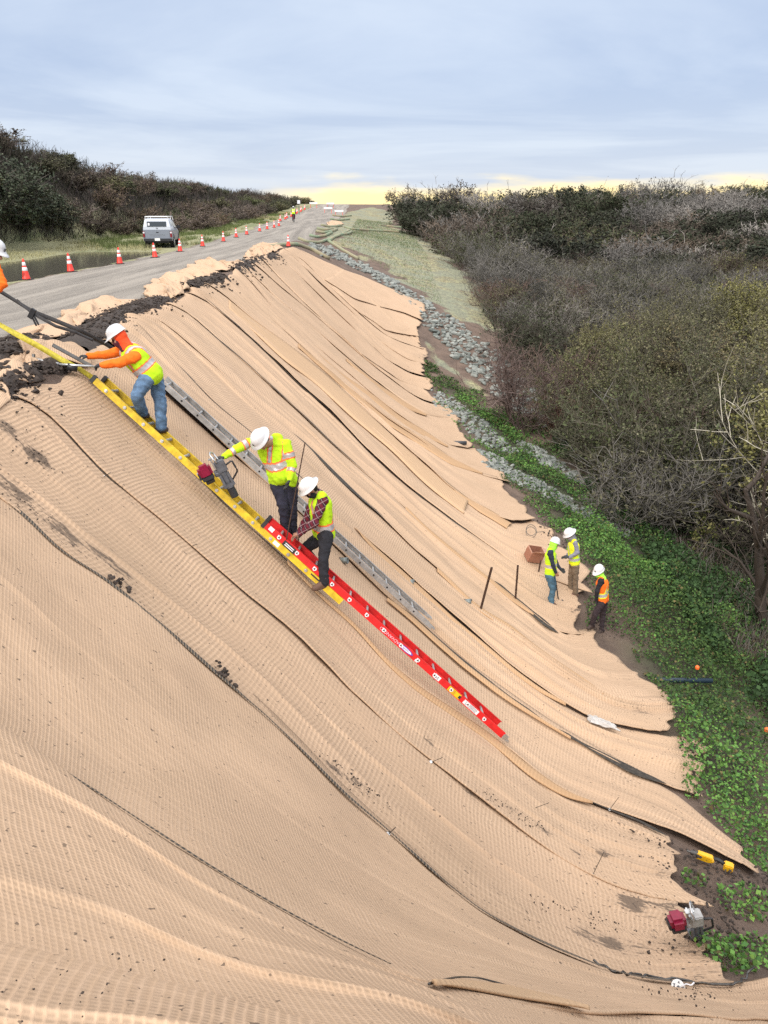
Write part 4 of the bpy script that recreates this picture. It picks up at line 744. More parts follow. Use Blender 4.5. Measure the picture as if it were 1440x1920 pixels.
def lathe(prof, seg=24, sx=1, sy=1):
    bm = bmesh.new(); rings = []
    for r, z in prof:
        rings.append([bm.verts.new((r*math.cos(a)*sx, r*math.sin(a)*sy, z)) for a in [k*2*math.pi/seg for k in range(seg)]])
    for A, B in zip(rings, rings[1:]):
        for k in range(seg): bm.faces.new((A[k], A[(k+1) % seg], B[(k+1) % seg], B[k]))
    if prof[0][0] > 1e-4: bm.faces.new(rings[0][::-1])
    if prof[-1][0] > 1e-4: bm.faces.new(rings[-1])
    bmesh.ops.remove_doubles(bm, verts=bm.verts, dist=1e-5); return bm
def frame(o, x, y, z):
    """matrix with columns x y z at o"""
    M = Matrix.Identity(4)
    for i, v in enumerate((x, y, z)): M[0][i], M[1][i], M[2][i] = v
    M.translation = Vector(o); return M
def text_mesh(s, size, ext=.001):
    c = bpy.data.curves.new('t', 'FONT'); c.body = s; c.size = size; c.extrude = ext; c.align_x = 'CENTER'; c.align_y = 'CENTER'
    o = bpy.data.objects.new('t', c); COL.objects.link(o); me = bpy.data.meshes.new_from_object(o.evaluated_get(bpy.context.evaluated_depsgraph_get())); bpy.data.objects.remove(o); return me
def metal(name, c, rough=.4, m=.85): return plain(name, c, rough, m, .25, 9)
M_ALU = metal('aluminium', (.36, .355, .35), .5, .25); M_STEEL = metal('galvanised', (.55, .56, .57), .35); M_DSTEEL = metal('dark_steel', (.12, .115, .11), .5); M_BLK = plain('black_plastic', (.022, .022, .025), .5)
M_GREYC = plain('cast_grey', (.12, .125, .14), .5, .3, .3, 14); M_RUST = plain('rusty_rebar', (.06, .032, .022), .8, .3, .4, 30); M_YEL = plain('yellow_fibreglass', (.60, .41, .015), .55, 0, .35, 9); M_RED = plain('red_fibreglass', (.62, .012, .014), .45, 0, .3, 9)
M_WHT = plain('white_paint', (.8, .8, .79), .4, 0, .05); M_STK = plain('sticker_white', (.75, .75, .78), .4); M_CHERRY = plain('cherry_engine_cover', (.22, .005, .035), .3, 0, .1); M_RUB = plain('rubber', (.03, .03, .03), .8)
# ------------------------------------------------------------ ladders
def ladder(nameA, A, B, W, rail_h, mat, label, group=None, rung0=.22, step=.3048, flange=.032, pl='bolt', near_extra=None, caps=True, feet=False):
    """rails along A->B; W is the vector from the near to the far rail; local x along, y across, z off the slope"""
    A, B, W = Vector(A), Vector(B), Vector(W); X = (B-A).normalized(); Y = (W-X*W.dot(X)).normalized(); Z = X.cross(Y)
    if Z.z < 0: Z = -Z
    L = (B-A).length; w = W.length; root = empty(nameA, A, 0, label, 'ladder', group); root.matrix_world = frame(A, X, Y, Z)
    if X.cross(Y).dot(Z) < 0: pass
    for s, y in ((1, 0.0), (-1, w)):
        bm = bmesh.new(); addbox(bm, (L/2, y, 0), (L, .006, rail_h)); 
        for zz in (-1, 1): addbox(bm, (L/2, y+s*(flange/2+.003), zz*(rail_h/2-.003)), (L, flange, .006))
        bm_obj('side_rail', bm, mat, root)
        if caps:
            bm = bmesh.new(); addbox(bm, (-.012, y+s*.016, 0), (.05, flange+.022, rail_h+.014)); bm_obj('end_cap', bm, M_BLK, root, bevel=.003)
        if feet:
            bm = bmesh.new(); addbox(bm, (L+.03, y, 0), (.10, .05, rail_h*.8)); addbox(bm, (L+.09, y+.005, .015), (.08, .075, .02), None); bm_obj('ladder_foot', bm, M_ALU, root, bevel=.004)
    n = int((L-rung0)/step)+1
    for k in range(n):
        x = rung0+k*step
        if x > L-.08: break
        bm = bmesh.new(); addcyl(bm, (x, .003, 0), (x, w-.003, 0), .016, seg=10); bm_obj('rung', bm, M_ALU, root)
        if pl == 'bolt':
            for yy, s in ((-.006, -1), (w-.012, -1)):
                bm = bmesh.new(); addcyl(bm, (x, yy+s*.008, 0), (x, yy, 0), .022, seg=14); addcyl(bm, (x, yy+s*.016, 0), (x, yy+s*.008, 0), .011, seg=8); bm_obj('rung_bolt', bm, M_STEEL, root)
        elif pl == 'plate':
            for yy, s in ((-.005, 1), (w-.010, .5)):
                bm = bmesh.new(); pts = [(x+(a-x)*s*.8, b*s*.8) for a, b in [(x-.034, .030), (x+.022, .030), (x+.036, .004), (x+.022, -.026), (x-.004, -.036), (x-.030, -.018)]]
                vs = [bm.verts.new((px_, yy, pz_)) for px_, pz_ in pts]; f = bm.faces.new(vs); r = bmesh.ops.extrude_face_region(bm, geom=[f])
                for v in r['geom']:
                    if isinstance(v, bmesh.types.BMVert): v.co.y -= .006
                pm = bm_obj('rung_plate', bm, M_STK, root); bm = bmesh.new(); addcyl(bm, (x, yy-.009, 0), (x, yy-.004, 0), .019*s, seg=3); bm_obj('rung_end', bm, M_RUST, pm)
        else:
            bm = bmesh.new(); addcyl(bm, (x, -.009, 0), (x, -.0025, 0), .015, seg=10); bm_obj('rung_end', bm, M_BLK, root)
    return root, L
def slope_pt(px, py, off): g = G(px, py); return g+Vector((.60, -.1, .78))*off
Ay, By = P(176, 712, 9.2), P(640, 1129, 9.6)
Wl = Vector((-.015, .37, -.065))
lad_y, Ly = ladder('extension_ladder', Ay, By, Wl, .085, M_YEL, 'yellow fibreglass ladder lying down the slope under the two upper workers', rung0=.20)
Ar, Br = P(497, 984, 9.45), P(944, 1380, 9.95)
lad_r, Lr = ladder('extension_ladder', Ar, Br, Wl, .088, M_RED, 'bright red ladder with stickers running from the plaid shirted worker down the slope', rung0=.24, pl='plate')
Ag, Bg = P(300, 715, 10.75), P(803, 1171, 12.1)
lad_g, Lg = ladder('extension_ladder', Ag, Bg, Vector((-.01, .40, -.05)), .075, M_ALU, 'grey aluminium ladder lying on the slope beyond the yellow one', pl='hole', caps=False, feet=True, rung0=.1)
def on_web(root, x, z, sx, sz, mat, name='sticker', y=-.006):
    bm = bmesh.new(); addbox(bm, (x, y, z), (sx, .003, sz)); return bm_obj(name, bm, mat, root)
on_web(lad_r, .10, .012, .07, .055, M_STK, 'reflective_tape'); on_web(lad_r, .42, -.006, .20, .07, M_BLK, 'rail_guard', -.012)
for zz in (-.012, .012): on_web(lad_r, .42, zz-.006, .14, .012, M_STK, 'sticker', -.0195)
on_web(lad_y, Ly-1.13, .0, .09, .05, M_STK, 'reflective_tape'); on_web(lad_y, 3.72, .012, .18, .018, M_BLK, 'slot_guide')
def rx(px): return Lr*(px-497)/(944-497)
M_YST = plain('sticker_yellow', (.85, .5, .01), .4); M_BLUE = plain('sticker_blue', (.12, .06, .38), .4); M_INK = plain('ink', (.02, .02, .03), .6); M_PINK = plain('letter_pink', (.85, .42, .5), .5)
def web_text(root, s, x, z, size, mat, flip=True):
    me = text_mesh(s, size, .0012); a = math.pi if flip else 0
    # letters stand on the web facing the near side (-y); upside down when flip is set
    for v in me.vertices:
        xx, yy = v.co.x*math.cos(a)-v.co.y*math.sin(a), v.co.x*math.sin(a)+v.co.y*math.cos(a); v.co = Vector((x+xx, -.0085-v.co.z, z+yy))
    return link('lettering', me, mat, parent=root)
web_text(lad_r, 'ADVANCED', rx(725), 0, .062, M_PINK)
bm = bmesh.new(); bmesh.ops.create_circle(bm, cap_ends=True, segments=28, radius=1); [setattr(v, 'co', Vector((rx(755)+v.co.x*.125, -.0062, v.co.y*.030))) for v in bm.verts]; bm_obj('oval_logo', bm, M_BLUE, lad_r)
bm = bmesh.new(); bmesh.ops.create_circle(bm, cap_ends=True, segments=28, radius=1); [setattr(v, 'co', Vector((rx(755)+v.co.x*.10, -.0078, v.co.y*.020))) for v in bm.verts]; bm_obj('oval_logo', bm, M_STK, lad_r)
web_text(lad_r, 'Louisville', rx(755), 0, .030, M_BLUE)
on_web(lad_r, rx(777), -.018, .045, .035, M_STK); on_web(lad_r, rx(815), 0, .10, .062, M_STK); web_text(lad_r, '24', rx(815), 0, .055, M_INK)
on_web(lad_r, rx(848), 0, .21, .07, M_YST); on_web(lad_r, rx(858), 0, .035, .045, M_INK, y=-.0085)
for k in range(3): on_web(lad_r, rx(845)-.01, -.02+.02*k, .11, .005, M_INK, 'print_line', -.0085)
on_web(lad_r, rx(880), 0, .26, .062, M_STK)
for k in range(4): on_web(lad_r, rx(880), -.021+.014*k, .20, .004, M_GREYC, 'print_line', -.0085)
bm = bmesh.new(); addbox(bm, (Lr+.03, .01, 0), (.08, .045, .07)); addbox(bm, (Lr+.085, .01, -.02), (.05, .06, .03)); bm_obj('ladder_foot', bm, M_STEEL, lad_r, bevel=.005)
# ------------------------------------------------------------ traffic cones
M_CONE = plain('cone_orange', (.85, .055, .035), .45, 0, .08); M_CW = plain('cone_collar', (.82, .80, .80), .35, 0, .06, 40)
def make_cone():
    root = empty('traffic_cone')
    bm = bmesh.new(); addbox(bm, (0, 0, .018), (.37, .37, .036)); bm_obj('base', bm, M_RUB, root, bevel=.008)
    r = lambda z: .135-(z-.03)*(.135-.028)/(.71-.03)
    bm_obj('cone_body', lathe([(r(.03)+.01, .034), (r(.06), .06), (r(.30), .30), (r(.69), .69), (.026, .71), (.018, .712), (.018, .66), (0, .66)]), M_CONE, root, sm=True)
    for z0, z1 in ((.31, .43), (.485, .60)): bm_obj('reflective_collar', lathe([(r(z0)+.001, z0), (r(z0)+.004, z0+.002), (r(z1)+.004, z1-.002), (r(z1)+.001, z1)]), M_CW, root, sm=True)
    return root
cone0 = make_cone(); reg()
CL = [((50,525),'nearest traffic cone of the row, black letters low on its side, at the puddle edge'),((133,510),'second traffic cone of the row, plain, at the puddle edge'),((225,495),'third traffic cone, standing left of the pickup'),((291,483),'traffic cone in front of the left rear wheel of the pickup'),((338,472),'traffic cone in front of the right rear wheel of the pickup'),
      ((380,462),'first traffic cone to the right of the pickup'),((419,453),'second traffic cone to the right of the pickup'),((443,445),'third traffic cone to the right of the pickup'),((463,440),'fourth traffic cone to the right of the pickup'),((487,434),'fifth traffic cone to the right of the pickup'),((501,430),'sixth traffic cone, just before the dirtier one'),((514,427),'dirty dark based traffic cone among the far ones'),((523,424),'traffic cone right beyond the dirty one')]
for j, ((px, py), lb) in enumerate(CL):
    g = G(px, py); o = cone0 if j == 0 else copy_tree(cone0); o.location = (g.x, g.y, zat(g.x, g.y)); o.rotation_euler = (R(rnd.uniform(-2, 2)), R(rnd.uniform(-2, 2)), rnd.uniform(-.4, .4)); props(o, lb, 'traffic cone', 'traffic cones along the road')
lm = text_mesh('JJL', .15, .001)
for v in lm.vertices:
    zz = .20+v.co.y; rr0 = .135-(zz-.03)*.1574+.002; a = -math.pi/2+.25+v.co.x/rr0; v.co = Vector((math.cos(a)*rr0, math.sin(a)*rr0, zz))
link('lettering', lm, M_INK, parent=cone0)
for k, t in enumerate(np.linspace(0, 1, 17)):
    x, y = -12.9-1.4*t-.2*math.sin(k*2.1), 98+48*t+(.9 if k % 3 == 0 else 0); o = copy_tree(cone0); 
    for ch in list(o.children):
        if ch.name.startswith('lettering'): bpy.data.objects.remove(ch)
    o.location = (x, y, zat(x, y)); o.rotation_euler = (0, 0, k); props(o, 'far traffic cone of the closely spaced row behind the cyclist', 'traffic cone', 'far traffic cones closely spaced behind the cyclist')
g = G(541, 463); o = copy_tree(cone0); o.location = (g.x, g.y, zat(g.x, g.y)+.02); props(o, 'lone traffic cone on the crest between the blanket and the road', 'traffic cone', 'traffic cones along the road')
# ------------------------------------------------------------ pickup seen from behind
M_SILV = MT('silver_paint', (.27, .295, .34), .32, .35); M_SILV = M_SILV.m; M_CAP = plain('white_canopy', (.56, .60, .67), .35, 0, .04); M_GLS = MT('dark_glass', (.012, .022, .03), .06, 0, .8).m; M_TAIL = plain('tail_light', (.22, .01, .015), .25); M_SIDEW = plain('bright_window', (.62, .68, .72), .1)
def pickup():
    root = empty('pickup_truck', (-14.05, 49.0, -.03), R(9.0), 'silver pickup with a white canopy and roof rack, parked facing away beside the puddle', 'pickup')
    def loft(secs, y_list):
        bm = bmesh.new(); rs_ = [[bm.verts.new((x, y, z)) for x, z in s] for s, y in zip(secs, y_list)]; n = len(rs_[0])
        for a, b in zip(rs_, rs_[1:]):
            for k in range(n): bm.faces.new((a[k], a[(k+1) % n], b[(k+1) % n], b[k]))
        bm.faces.new(rs_[0][::-1]); bm.faces.new(rs_[-1]); return bm
    low = lambda h, w=.84, z0=.46: [(-w, z0), (-w-.02, z0+.18), (-w, h-.03), (-w+.03, h), (w-.03, h), (w, h-.03), (w+.02, z0+.18), (w, z0)]
    body = bm_obj('body', loft([low(1.10), low(1.10), low(1.10), low(1.12), low(1.08, .83), low(.98, .80), low(.85, .74, .5)], [0, .05, 2.3, 2.9, 3.9, 4.7, 4.95]), M_SILV, root)
    cap = lambda h, w0, w1, z0=1.105: [(-w0, z0), (-w0+.01, z0+.10), (-w1, h-.05), (-w1+.07, h), (w1-.07, h), (w1, h-.05), (w0-.01, z0+.10), (w0, z0)]
    can = bm_obj('canopy', loft([cap(1.30, .82, .79), cap(1.72, .82, .70), cap(1.74, .82, .70), cap(1.74, .82, .70)], [.0, .16, .3, 1.75]), M_CAP, root)
    bm = bmesh.new(); M = Matrix.Translation((0, -.0, 1.12))@Matrix.Rotation(R(-15), 4, 'X'); addbox(bm, (0, -.065, .31), (1.14, .03, .30), M); bm_obj('rear_window', bm, M_GLS, can, bevel=.008)
    bm = bmesh.new(); addbox(bm, (-.46, -.085, .29), (.10, .01, .14), M); bm_obj('sticker', bm, M_STK, can); bm = bmesh.new(); addbox(bm, (0, -.05, .07), (.09, .03, .035), M); bm_obj('canopy_latch', bm, M_GREYC, can)
    for s in (1, -1):
        bm = bmesh.new(); Ms = Matrix.Translation((s*.765, 0, 1.46))@Matrix.Rotation(s*R(-11.5), 4, 'Y'); addbox(bm, (0, 1.0, 0), (.02, 1.15, .30), Ms); bm_obj('side_window', bm, M_SIDEW, can, bevel=.006)
    cab = bm_obj('cab', loft([cap(1.60, .81, .66), cap(1.66, .81, .66), cap(1.66, .81, .66), cap(1.14, .81, .70)], [1.82, 2.0, 2.75, 3.65]), M_SILV, root)
    for s in (1, -1):
        bm = bmesh.new(); vs = [bm.verts.new((s*x, y, z)) for x, y, z in [(.805, 1.95, 1.20), (.805, 3.28, 1.20), (.70, 2.72, 1.58), (.70, 2.02, 1.58)]]; bm.faces.new(vs); bm_obj('cab_window', bm, M_GLS, cab)
        bm = bmesh.new(); addbox(bm, (s*.99, 3.05, 1.22), (.22, .09, .17)); mi = bm_obj('side_mirror', bm, M_BLK, root, bevel=.02); bm = bmesh.new(); addbox(bm, (s*.86, 3.05, 1.17), (.1, .04, .04)); bm_obj('mirror_arm', bm, M_BLK, mi)
        bm = bmesh.new(); addbox(bm, (s*.80, -.012, .84), (.11, .05, .34)); tl = bm_obj('tail_light', bm, M_TAIL, root, bevel=.008); bm = bmesh.new(); addbox(bm, (s*.80, -.02, .94), (.10, .05, .08)); bm_obj('reversing_lens', bm, M_STK, tl)
        for y in (.95, 3.95):
            bm = bmesh.new(); addcyl(bm, (s*.62, y, .36), (s*.86, y, .36), .36, seg=28); wh = bm_obj('wheel', bm, M_RUB, root, bevel=.02); bm = bmesh.new(); addcyl(bm, (s*.862, y, .36), (s*.875, y, .36), .20, seg=20); bm_obj('rim', bm, M_STEEL, wh)
            bm = bmesh.new(); addcyl(bm, (s*.80, y, .44), (s*.866, y, .44), .42, seg=28); bm_obj('wheel_arch', bm, M_BLK, root)
    bm = bmesh.new(); addbox(bm, (0, -.016, .79), (1.42, .02, .52)); tg = bm_obj('tailgate', bm, M_SILV, root, bevel=.006)
    me = text_mesh('TOYOTA', .20, .002)
    for v in me.vertices: v.co = Vector((v.co.x*1.1+.0, -.029-v.co.z, .78+v.co.y*.72))
    link('lettering', me, plain('tailgate_letters', (.17, .18, .2), .4), parent=tg); bm = bmesh.new(); addbox(bm, (0, -.035, .955), (.15, .02, .05)); bm_obj('tailgate_handle', bm, M_BLK, tg)
    bm = bmesh.new(); addbox(bm, (0, -.07, .52), (1.66, .16, .15)); addbox(bm, (0, .05, .42), (1.3, .2, .12)); bp = bm_obj('rear_bumper', bm, M_BLK, root, bevel=.012); bm = bmesh.new(); addbox(bm, (-.02, -.155, .545), (.31, .012, .155)); pl_ = bm_obj('number_plate', bm, M_WHT, bp)
    bm = bmesh.new(); addcyl(bm, (-.6, .95, .34), (.6, .95, .34), .05); addbox(bm, (0, 2.4, .42), (.9, 4.2, .12)); bm_obj('axle_and_frame', bm, M_BLK, root)
    bm = bmesh.new()
    for s in (1, -1):
        addcyl(bm, (s*.66, .25, 1.86), (s*.66, 3.0, 1.86), .022, seg=8)
        for y in (.35, 1.7, 2.9): addcyl(bm, (s*.70, y, 1.62), (s*.66, y, 1.86), .018, seg=8)
    for y in (.35, 1.7, 2.9): addcyl(bm, (-.68, y, 1.85), (.68, y, 1.85), .022, seg=8)
    bm_obj('roof_rack', bm, M_WHT, root); root.scale = (1.02, 1.02, 1.0)
pickup()
# ------------------------------------------------------------ engine post drivers
def driver(M, label, style=0):
    """local: z up the driver tube, x towards the engine"""
    root = empty('post_driver', (0, 0, 0), 0, label, 'post driver'); root.matrix_world = M
    bm = bmesh.new(); addcyl(bm, (0, 0, 0), (0, 0, .14), .050, seg=18); bm_obj('rubber_sleeve', bm, M_BLK, root, bevel=.003)
    bm = bmesh.new(); addcyl(bm, (0, 0, .14), (0, 0, .20), .062, seg=18); addbox(bm, (0, .0, .175), (.15, .12, .03)); addcyl(bm, (0, 0, .20), (0, 0, .36), .046, .058, seg=18); addcyl(bm, (.05, .05, .16), (.05, .05, .34), .018); addcyl(bm, (-.05, .04, .16), (-.05, .04, .34), .018); bm_obj('striking_tube', bm, M_GREYC, root, bevel=.002)
    bm = bmesh.new(); addbox(bm, (-.01, 0, .43), (.13, .12, .15)); addcyl(bm, (.02, -.0, .36), (.10, 0, .38), .05, seg=14); bm_obj('gear_housing', bm, M_GREYC if style == 0 else M_ALU, root, bevel=.018)
    bm = bmesh.new(); addbox(bm, (.19, 0, .46), (.17, .16, .17)); en = bm_obj('engine_cover', bm, M_CHERRY, root, bevel=.035, sm=False); bm = bmesh.new(); addbox(bm, (.19, 0, .375), (.15, .15, .05)); addcyl(bm, (.13, 0, .33), (.24, 0, .33), .045, seg=14); addbox(bm, (.275, .0, .42), (.03, .1, .08)); bm_obj('engine_block', bm, M_BLK, root, bevel=.006)
    bm = bmesh.new(); addcyl(bm, (.13, -.07, .35), (.2, -.07, .34), .03); bm_obj('fuel_bulb', bm, M_STK, en)
    h = [(-.02, -.05, .50), (.0, -.08, .60), (.03, -.03, .64), (.05, .06, .63), (.03, .10, .55), (.02, .06, .50)]
    tube_along('handle', [Vector(q) for q in h], .010, M_STEEL, 8, root)
    bm = bmesh.new(); addbox(bm, (.065, 0, .49), (.02, .11, .13)); addbox(bm, (.05, 0, .565), (.09, .05, .018)); bm_obj('bracket', bm, M_STEEL, root, bevel=.004)
    tube_along('grip_bar', [Vector(q) for q in [(-.06, .02, .42), (-.16, .05, .45), (-.17, .05, .30), (-.07, .02, .22)]], .012, M_BLK, 8, root)
    return root
a, b = P(441, 931, 9.33), P(409, 868, 9.15); z = (b-a).normalized(); ex = P(385, 880, 9.1)-P(415, 872, 9.15); x = (ex-z*ex.dot(z)).normalized(); y = z.cross(x)
driver(frame(a+z*.0, x, y, z), 'grey engine post driver with cherry red cover standing on the yellow ladder')
gp = G(1306, 1765); Dg = float((np.array(gp)-CAM)@np.array([0, cP, -sP])); a = P(1306, 1768, Dg-.03); b = P(1300, 1690, Dg-.30); z = (b-a).normalized(); ex = P(1262, 1715, Dg-.25)-P(1300, 1700, Dg-.28); x = (ex-z*ex.dot(z)).normalized()
driver(frame(a, x, z.cross(x), z)@Matrix.Scale(.86, 4), 'cherry red engine post driver left in the dark soil at the blanket toe', 1)
# ------------------------------------------------------------ rebar stakes, pipes, box and small things
def rebar(name, p0, p1, r, label, cat_='stake', group=None, mat=None):
    p0, p1 = Vector(p0), Vector(p1); root_me = tube_along(name, [p0.lerp(p1, k/30) for k in range(31)], r, mat or M_RUST, 6, n=60, taper=(np.linspace(0, 1, 60), 1+.22*(np.arange(60) % 2))); return props(root_me, label, cat_, group)
def foot(px, py, dy=0): g = G(px, py); return g
def up_from(px0, py0, px1, py1, dz=.05):
    """stake standing at the ground under (px0,py0), its top seen at (px1,py1)"""
    g = G(px0, py0); r = ray(px1, py1); t = (g.y-.0)/r[1]; return g+Vector((0, 0, -.1)), Vector(CAM+r*t)
rebar('rebar_stake', *up_from(898, 1148, 922, 1064), .022, 'left of the two upright rebar stakes on the lower slope, tipped to the right', group='rebar stakes on the lower slope')
rebar('rebar_stake', *up_from(966, 1130, 971, 1060), .020, 'right of the two upright rebar stakes, straighter and nearer the cardboard box', group='rebar stakes on the lower slope')
rebar('rebar_stake', P(537, 1012, 9.45), P(572, 829, 9.35), .0075, 'long thin rebar rod held upright between the two lower workers on the ladder', mat=M_RUST)
rebar('rebar_stake', *up_from(1008, 1078, 1014, 1051), .016, 'short thin stake between the cardboard box and the blue jeaned worker')
def stub(px, py, ang, L, r, mat, label, name='pipe_stub', collar=True):
    g = G(px, py); Dd = float((np.array(g)-CAM)@np.array([0, cP, -sP]))-.16; dx = math.cos(R(ang))*L*FPX/Dd/2; dy = -math.sin(R(ang))*L*FPX/Dd/2
    a, b = P(px-dx, py-dy, Dd+.02), P(px+dx, py+dy, Dd-.02); root = empty(name, a, 0, label, 'pipe'); root.matrix_world = frame(a, *(lambda z: (z.orthogonal().normalized(), z.cross(z.orthogonal().normalized()), z))((b-a).normalized()))
    l = (b-a).length; bm = bmesh.new(); addcyl(bm, (0, 0, 0), (0, 0, l), r*.93, r, seg=20, caps=False); r_ = bm_obj('pipe_wall', bm, mat, root, sm=True); r_.modifiers.new('s', 'SOLIDIFY').thickness = .006
    bm = bmesh.new(); addcyl(bm, (0, 0, l*.5), (0, 0, l*.52), r*.9, seg=20); bm_obj('plug', bm, M_RUB, root)
    if collar: bm = bmesh.new(); addcyl(bm, (0, 0, -.05), (0, 0, .02), r*1.3, r*.9, seg=16); bm_obj('dirt_plug', bm, sm_.m, root)
    return root
M_GALV = plain('weathered_zinc', (.20, .225, .22), .55, .5, .5, 22)
stub(645, 1051, 0, .12, .05, M_GALV, 'short grey pipe stub beside the grey ladder, below the plaid shirted worker'); stub(770, 1092, 0, .13, .055, M_GALV, 'short grey pipe stub lying on a seam, middle one of three'); stub(878, 1128, 0, .13, .055, M_GALV, 'short grey pipe stub nearest the rebar stakes')
bm = bmesh.new(); p = G(860, 835); addcyl(bm, p+Vector((-.32, 0, .10)), p+Vector((.30, .05, .08)), .075, seg=16); bm_obj('pipe', bm, plain('pipe_dark', (.045, .048, .055), .5), None, True, label='short black pipe lying near the far toe of the blankets', cat='pipe')
bm = bmesh.new(); p = G(1230, 1300); q = G(1330, 1303); addcyl(bm, Vector((p.x-.3, q.y+.1, q.z+.30)), Vector((q.x, q.y, q.z+.34)), .05, seg=18, caps=False); pp = bm_obj('long_pipe', bm, plain('pipe_blue', (.015, .03, .045), .4), None, True, label='long dark blue pipe lying in the weeds by the orange topped stake', cat='pipe'); pp.modifiers.new('s', 'SOLIDIFY').thickness = .008
def flag(px, py, tx, ty, label, s=.042):
    g, t = up_from(px, py, tx, ty); root = empty('marker_stake', g, 0, label, 'marker stake'); d = t-g; bm = bmesh.new(); addcyl(bm, (0, 0, 0), d, .014, seg=8); bm_obj('stake', bm, M_DSTEEL, root); bm_obj('orange_cap', lathe([(s*.9, 0), (s, .015), (s*.95, .05), (s*.4, .075), (0, .08)], 16), plain('cap_orange', (.85, .16, .03), .5), root).location = d
flag(1303, 1292, 1307, 1254, 'stake with an orange mushroom cap standing over the blue pipe'); flag(1432, 1395, 1437, 1371, 'orange capped stake in the weeds at the right edge')
# cardboard box, open
def carton():
    g = G(997, 1056); root = empty('cardboard_box', g+Vector((0, 0, .12)), R(18), 'open brown cardboard box lying tipped on the blanket toe', 'box'); root.rotation_euler = (R(16), R(14), R(14)); cm = plain('cardboard', (.30, .135, .085), .9, 0, .1, 12); cmi = plain('cardboard_flap', (.52, .30, .22), .9, 0, .08, 12)
    sx, sy, sz, t = .36, .30, .30, .006; bm = bmesh.new(); addbox(bm, (0, 0, t/2), (sx, sy, t))
    for s in (1, -1): addbox(bm, (s*(sx/2-t/2), 0, sz/2), (t, sy-2*t-.002, sz-t)); addbox(bm, (0, s*(sy/2-t/2), sz/2), (sx, t, sz))
    bm_obj('carton', bm, cm, root)
    for ax, s, an in ((1, -1, -48), (0, 1, 25), (0, -1, 95), (1, 1, 80)):
        bm = bmesh.new(); l = .17
        if ax == 1: M = Matrix.Translation((0, s*sy/2, sz))@Matrix.Rotation(R(an)*(-s if s > 0 else 1), 4, 'X'); addbox(bm, (0, s*l/2, 0), (sx-.01, l, t), M)
        else: M = Matrix.Translation((s*sx/2, 0, sz))@Matrix.Rotation(R(an)*s, 4, 'Y'); addbox(bm, (s*l/2, 0, 0), (l, sy-.01, t), M)
        bm_obj('flap', bm, cmi, root)
carton()
g = G(995, 1010); tube_along('wire_coil', [g+Vector((.14*math.cos(a)*1.0, .10*math.sin(a), .16+.13*math.sin(a)+.01*a)) for a in np.linspace(0, 12, 60)]+[g+Vector((.35, .02, .2))], .008, M_DSTEEL, 6); props(COL.objects[-1], 'thin grey wire coil on the blanket behind the cardboard box', 'wire coil')
# hammer beside the jeans worker
g = G(1047, 1130); root = empty('sledge_hammer', g+Vector((0, 0, .04)), 0, 'small dark hammer standing on its head beside the jeaned worker\'s boot', 'hammer'); bm = bmesh.new(); addcyl(bm, (0, 0, 0), (-.1, .03, .5), .014, seg=8); bm_obj('hammer_handle', bm, M_BLK, root); bm = bmesh.new(); addbox(bm, (.02, 0, 0), (.18, .06, .06)); bm_obj('hammer_head', bm, M_DSTEEL, root, bevel=.008)
# white rag
def rag():
    g = G(1128, 1366); n = 34; u, v = np.meshgrid(np.linspace(-1, 1, n), np.linspace(-1, 1, n)); r = 1-.25*vn(u*2, v*2, 3); x = u*.20*(1-.15*v)+.03*np.sin(v*6); y = v*.10+u*-.05; z = .05+.09*np.abs(vn(u*2.4, v*5+3, 6))*2*(1-u**2*.6)*(1-v**2*.7)+.012*np.sin(v*14+u*2); X, Y = g.x+x, g.y+y; Z = H(X, Y)+z+.06; i = np.arange(n*n).reshape(n, n)
    o = link('rag', npmesh('rag', np.stack([X.ravel(), Y.ravel(), Z.ravel()], -1), np.stack([i[:-1, :-1], i[:-1, 1:], i[1:, 1:], i[1:, :-1]], -1).reshape(-1, 4), sm=True), plain('rag_cloth', (.5, .48, .46), .9), label='crumpled white rag with grey folds on the lower blankets', cat='rag'); o.modifiers.new('s', 'SOLIDIFY').thickness = .01
rag()
# yellow cordless tool
g = G(1328, 1620); M_TY = plain('tool_yellow', (.75, .42, .01), .4); root = empty('cordless_tool', g+Vector((0, 0, .06)), R(-28), 'yellow and black cordless power tool lying in the dark soil', 'power tool')
bm = bmesh.new(); addbox(bm, (-.05, 0, .02), (.16, .07, .08)); addcyl(bm, (-.02, 0, .02), (.05, 0, .02), .035); bm_obj('motor_body', bm, M_TY, root, bevel=.012); bm = bmesh.new(); addcyl(bm, (-.20, 0, .02), (-.12, 0, .02), .025, .04); addcyl(bm, (-.24, 0, .02), (-.20, 0, .02), .012); bm_obj('chuck', bm, M_DSTEEL, root)
tube_along('grip', [Vector(q) for q in [(.03, 0, .03), (.09, 0, .05), (.15, 0, .02)]], .022, M_BLK, 10, root); bm = bmesh.new(); addbox(bm, (.20, 0, 0), (.10, .09, .09)); bm_obj('battery', bm, M_TY, root, bevel=.012)
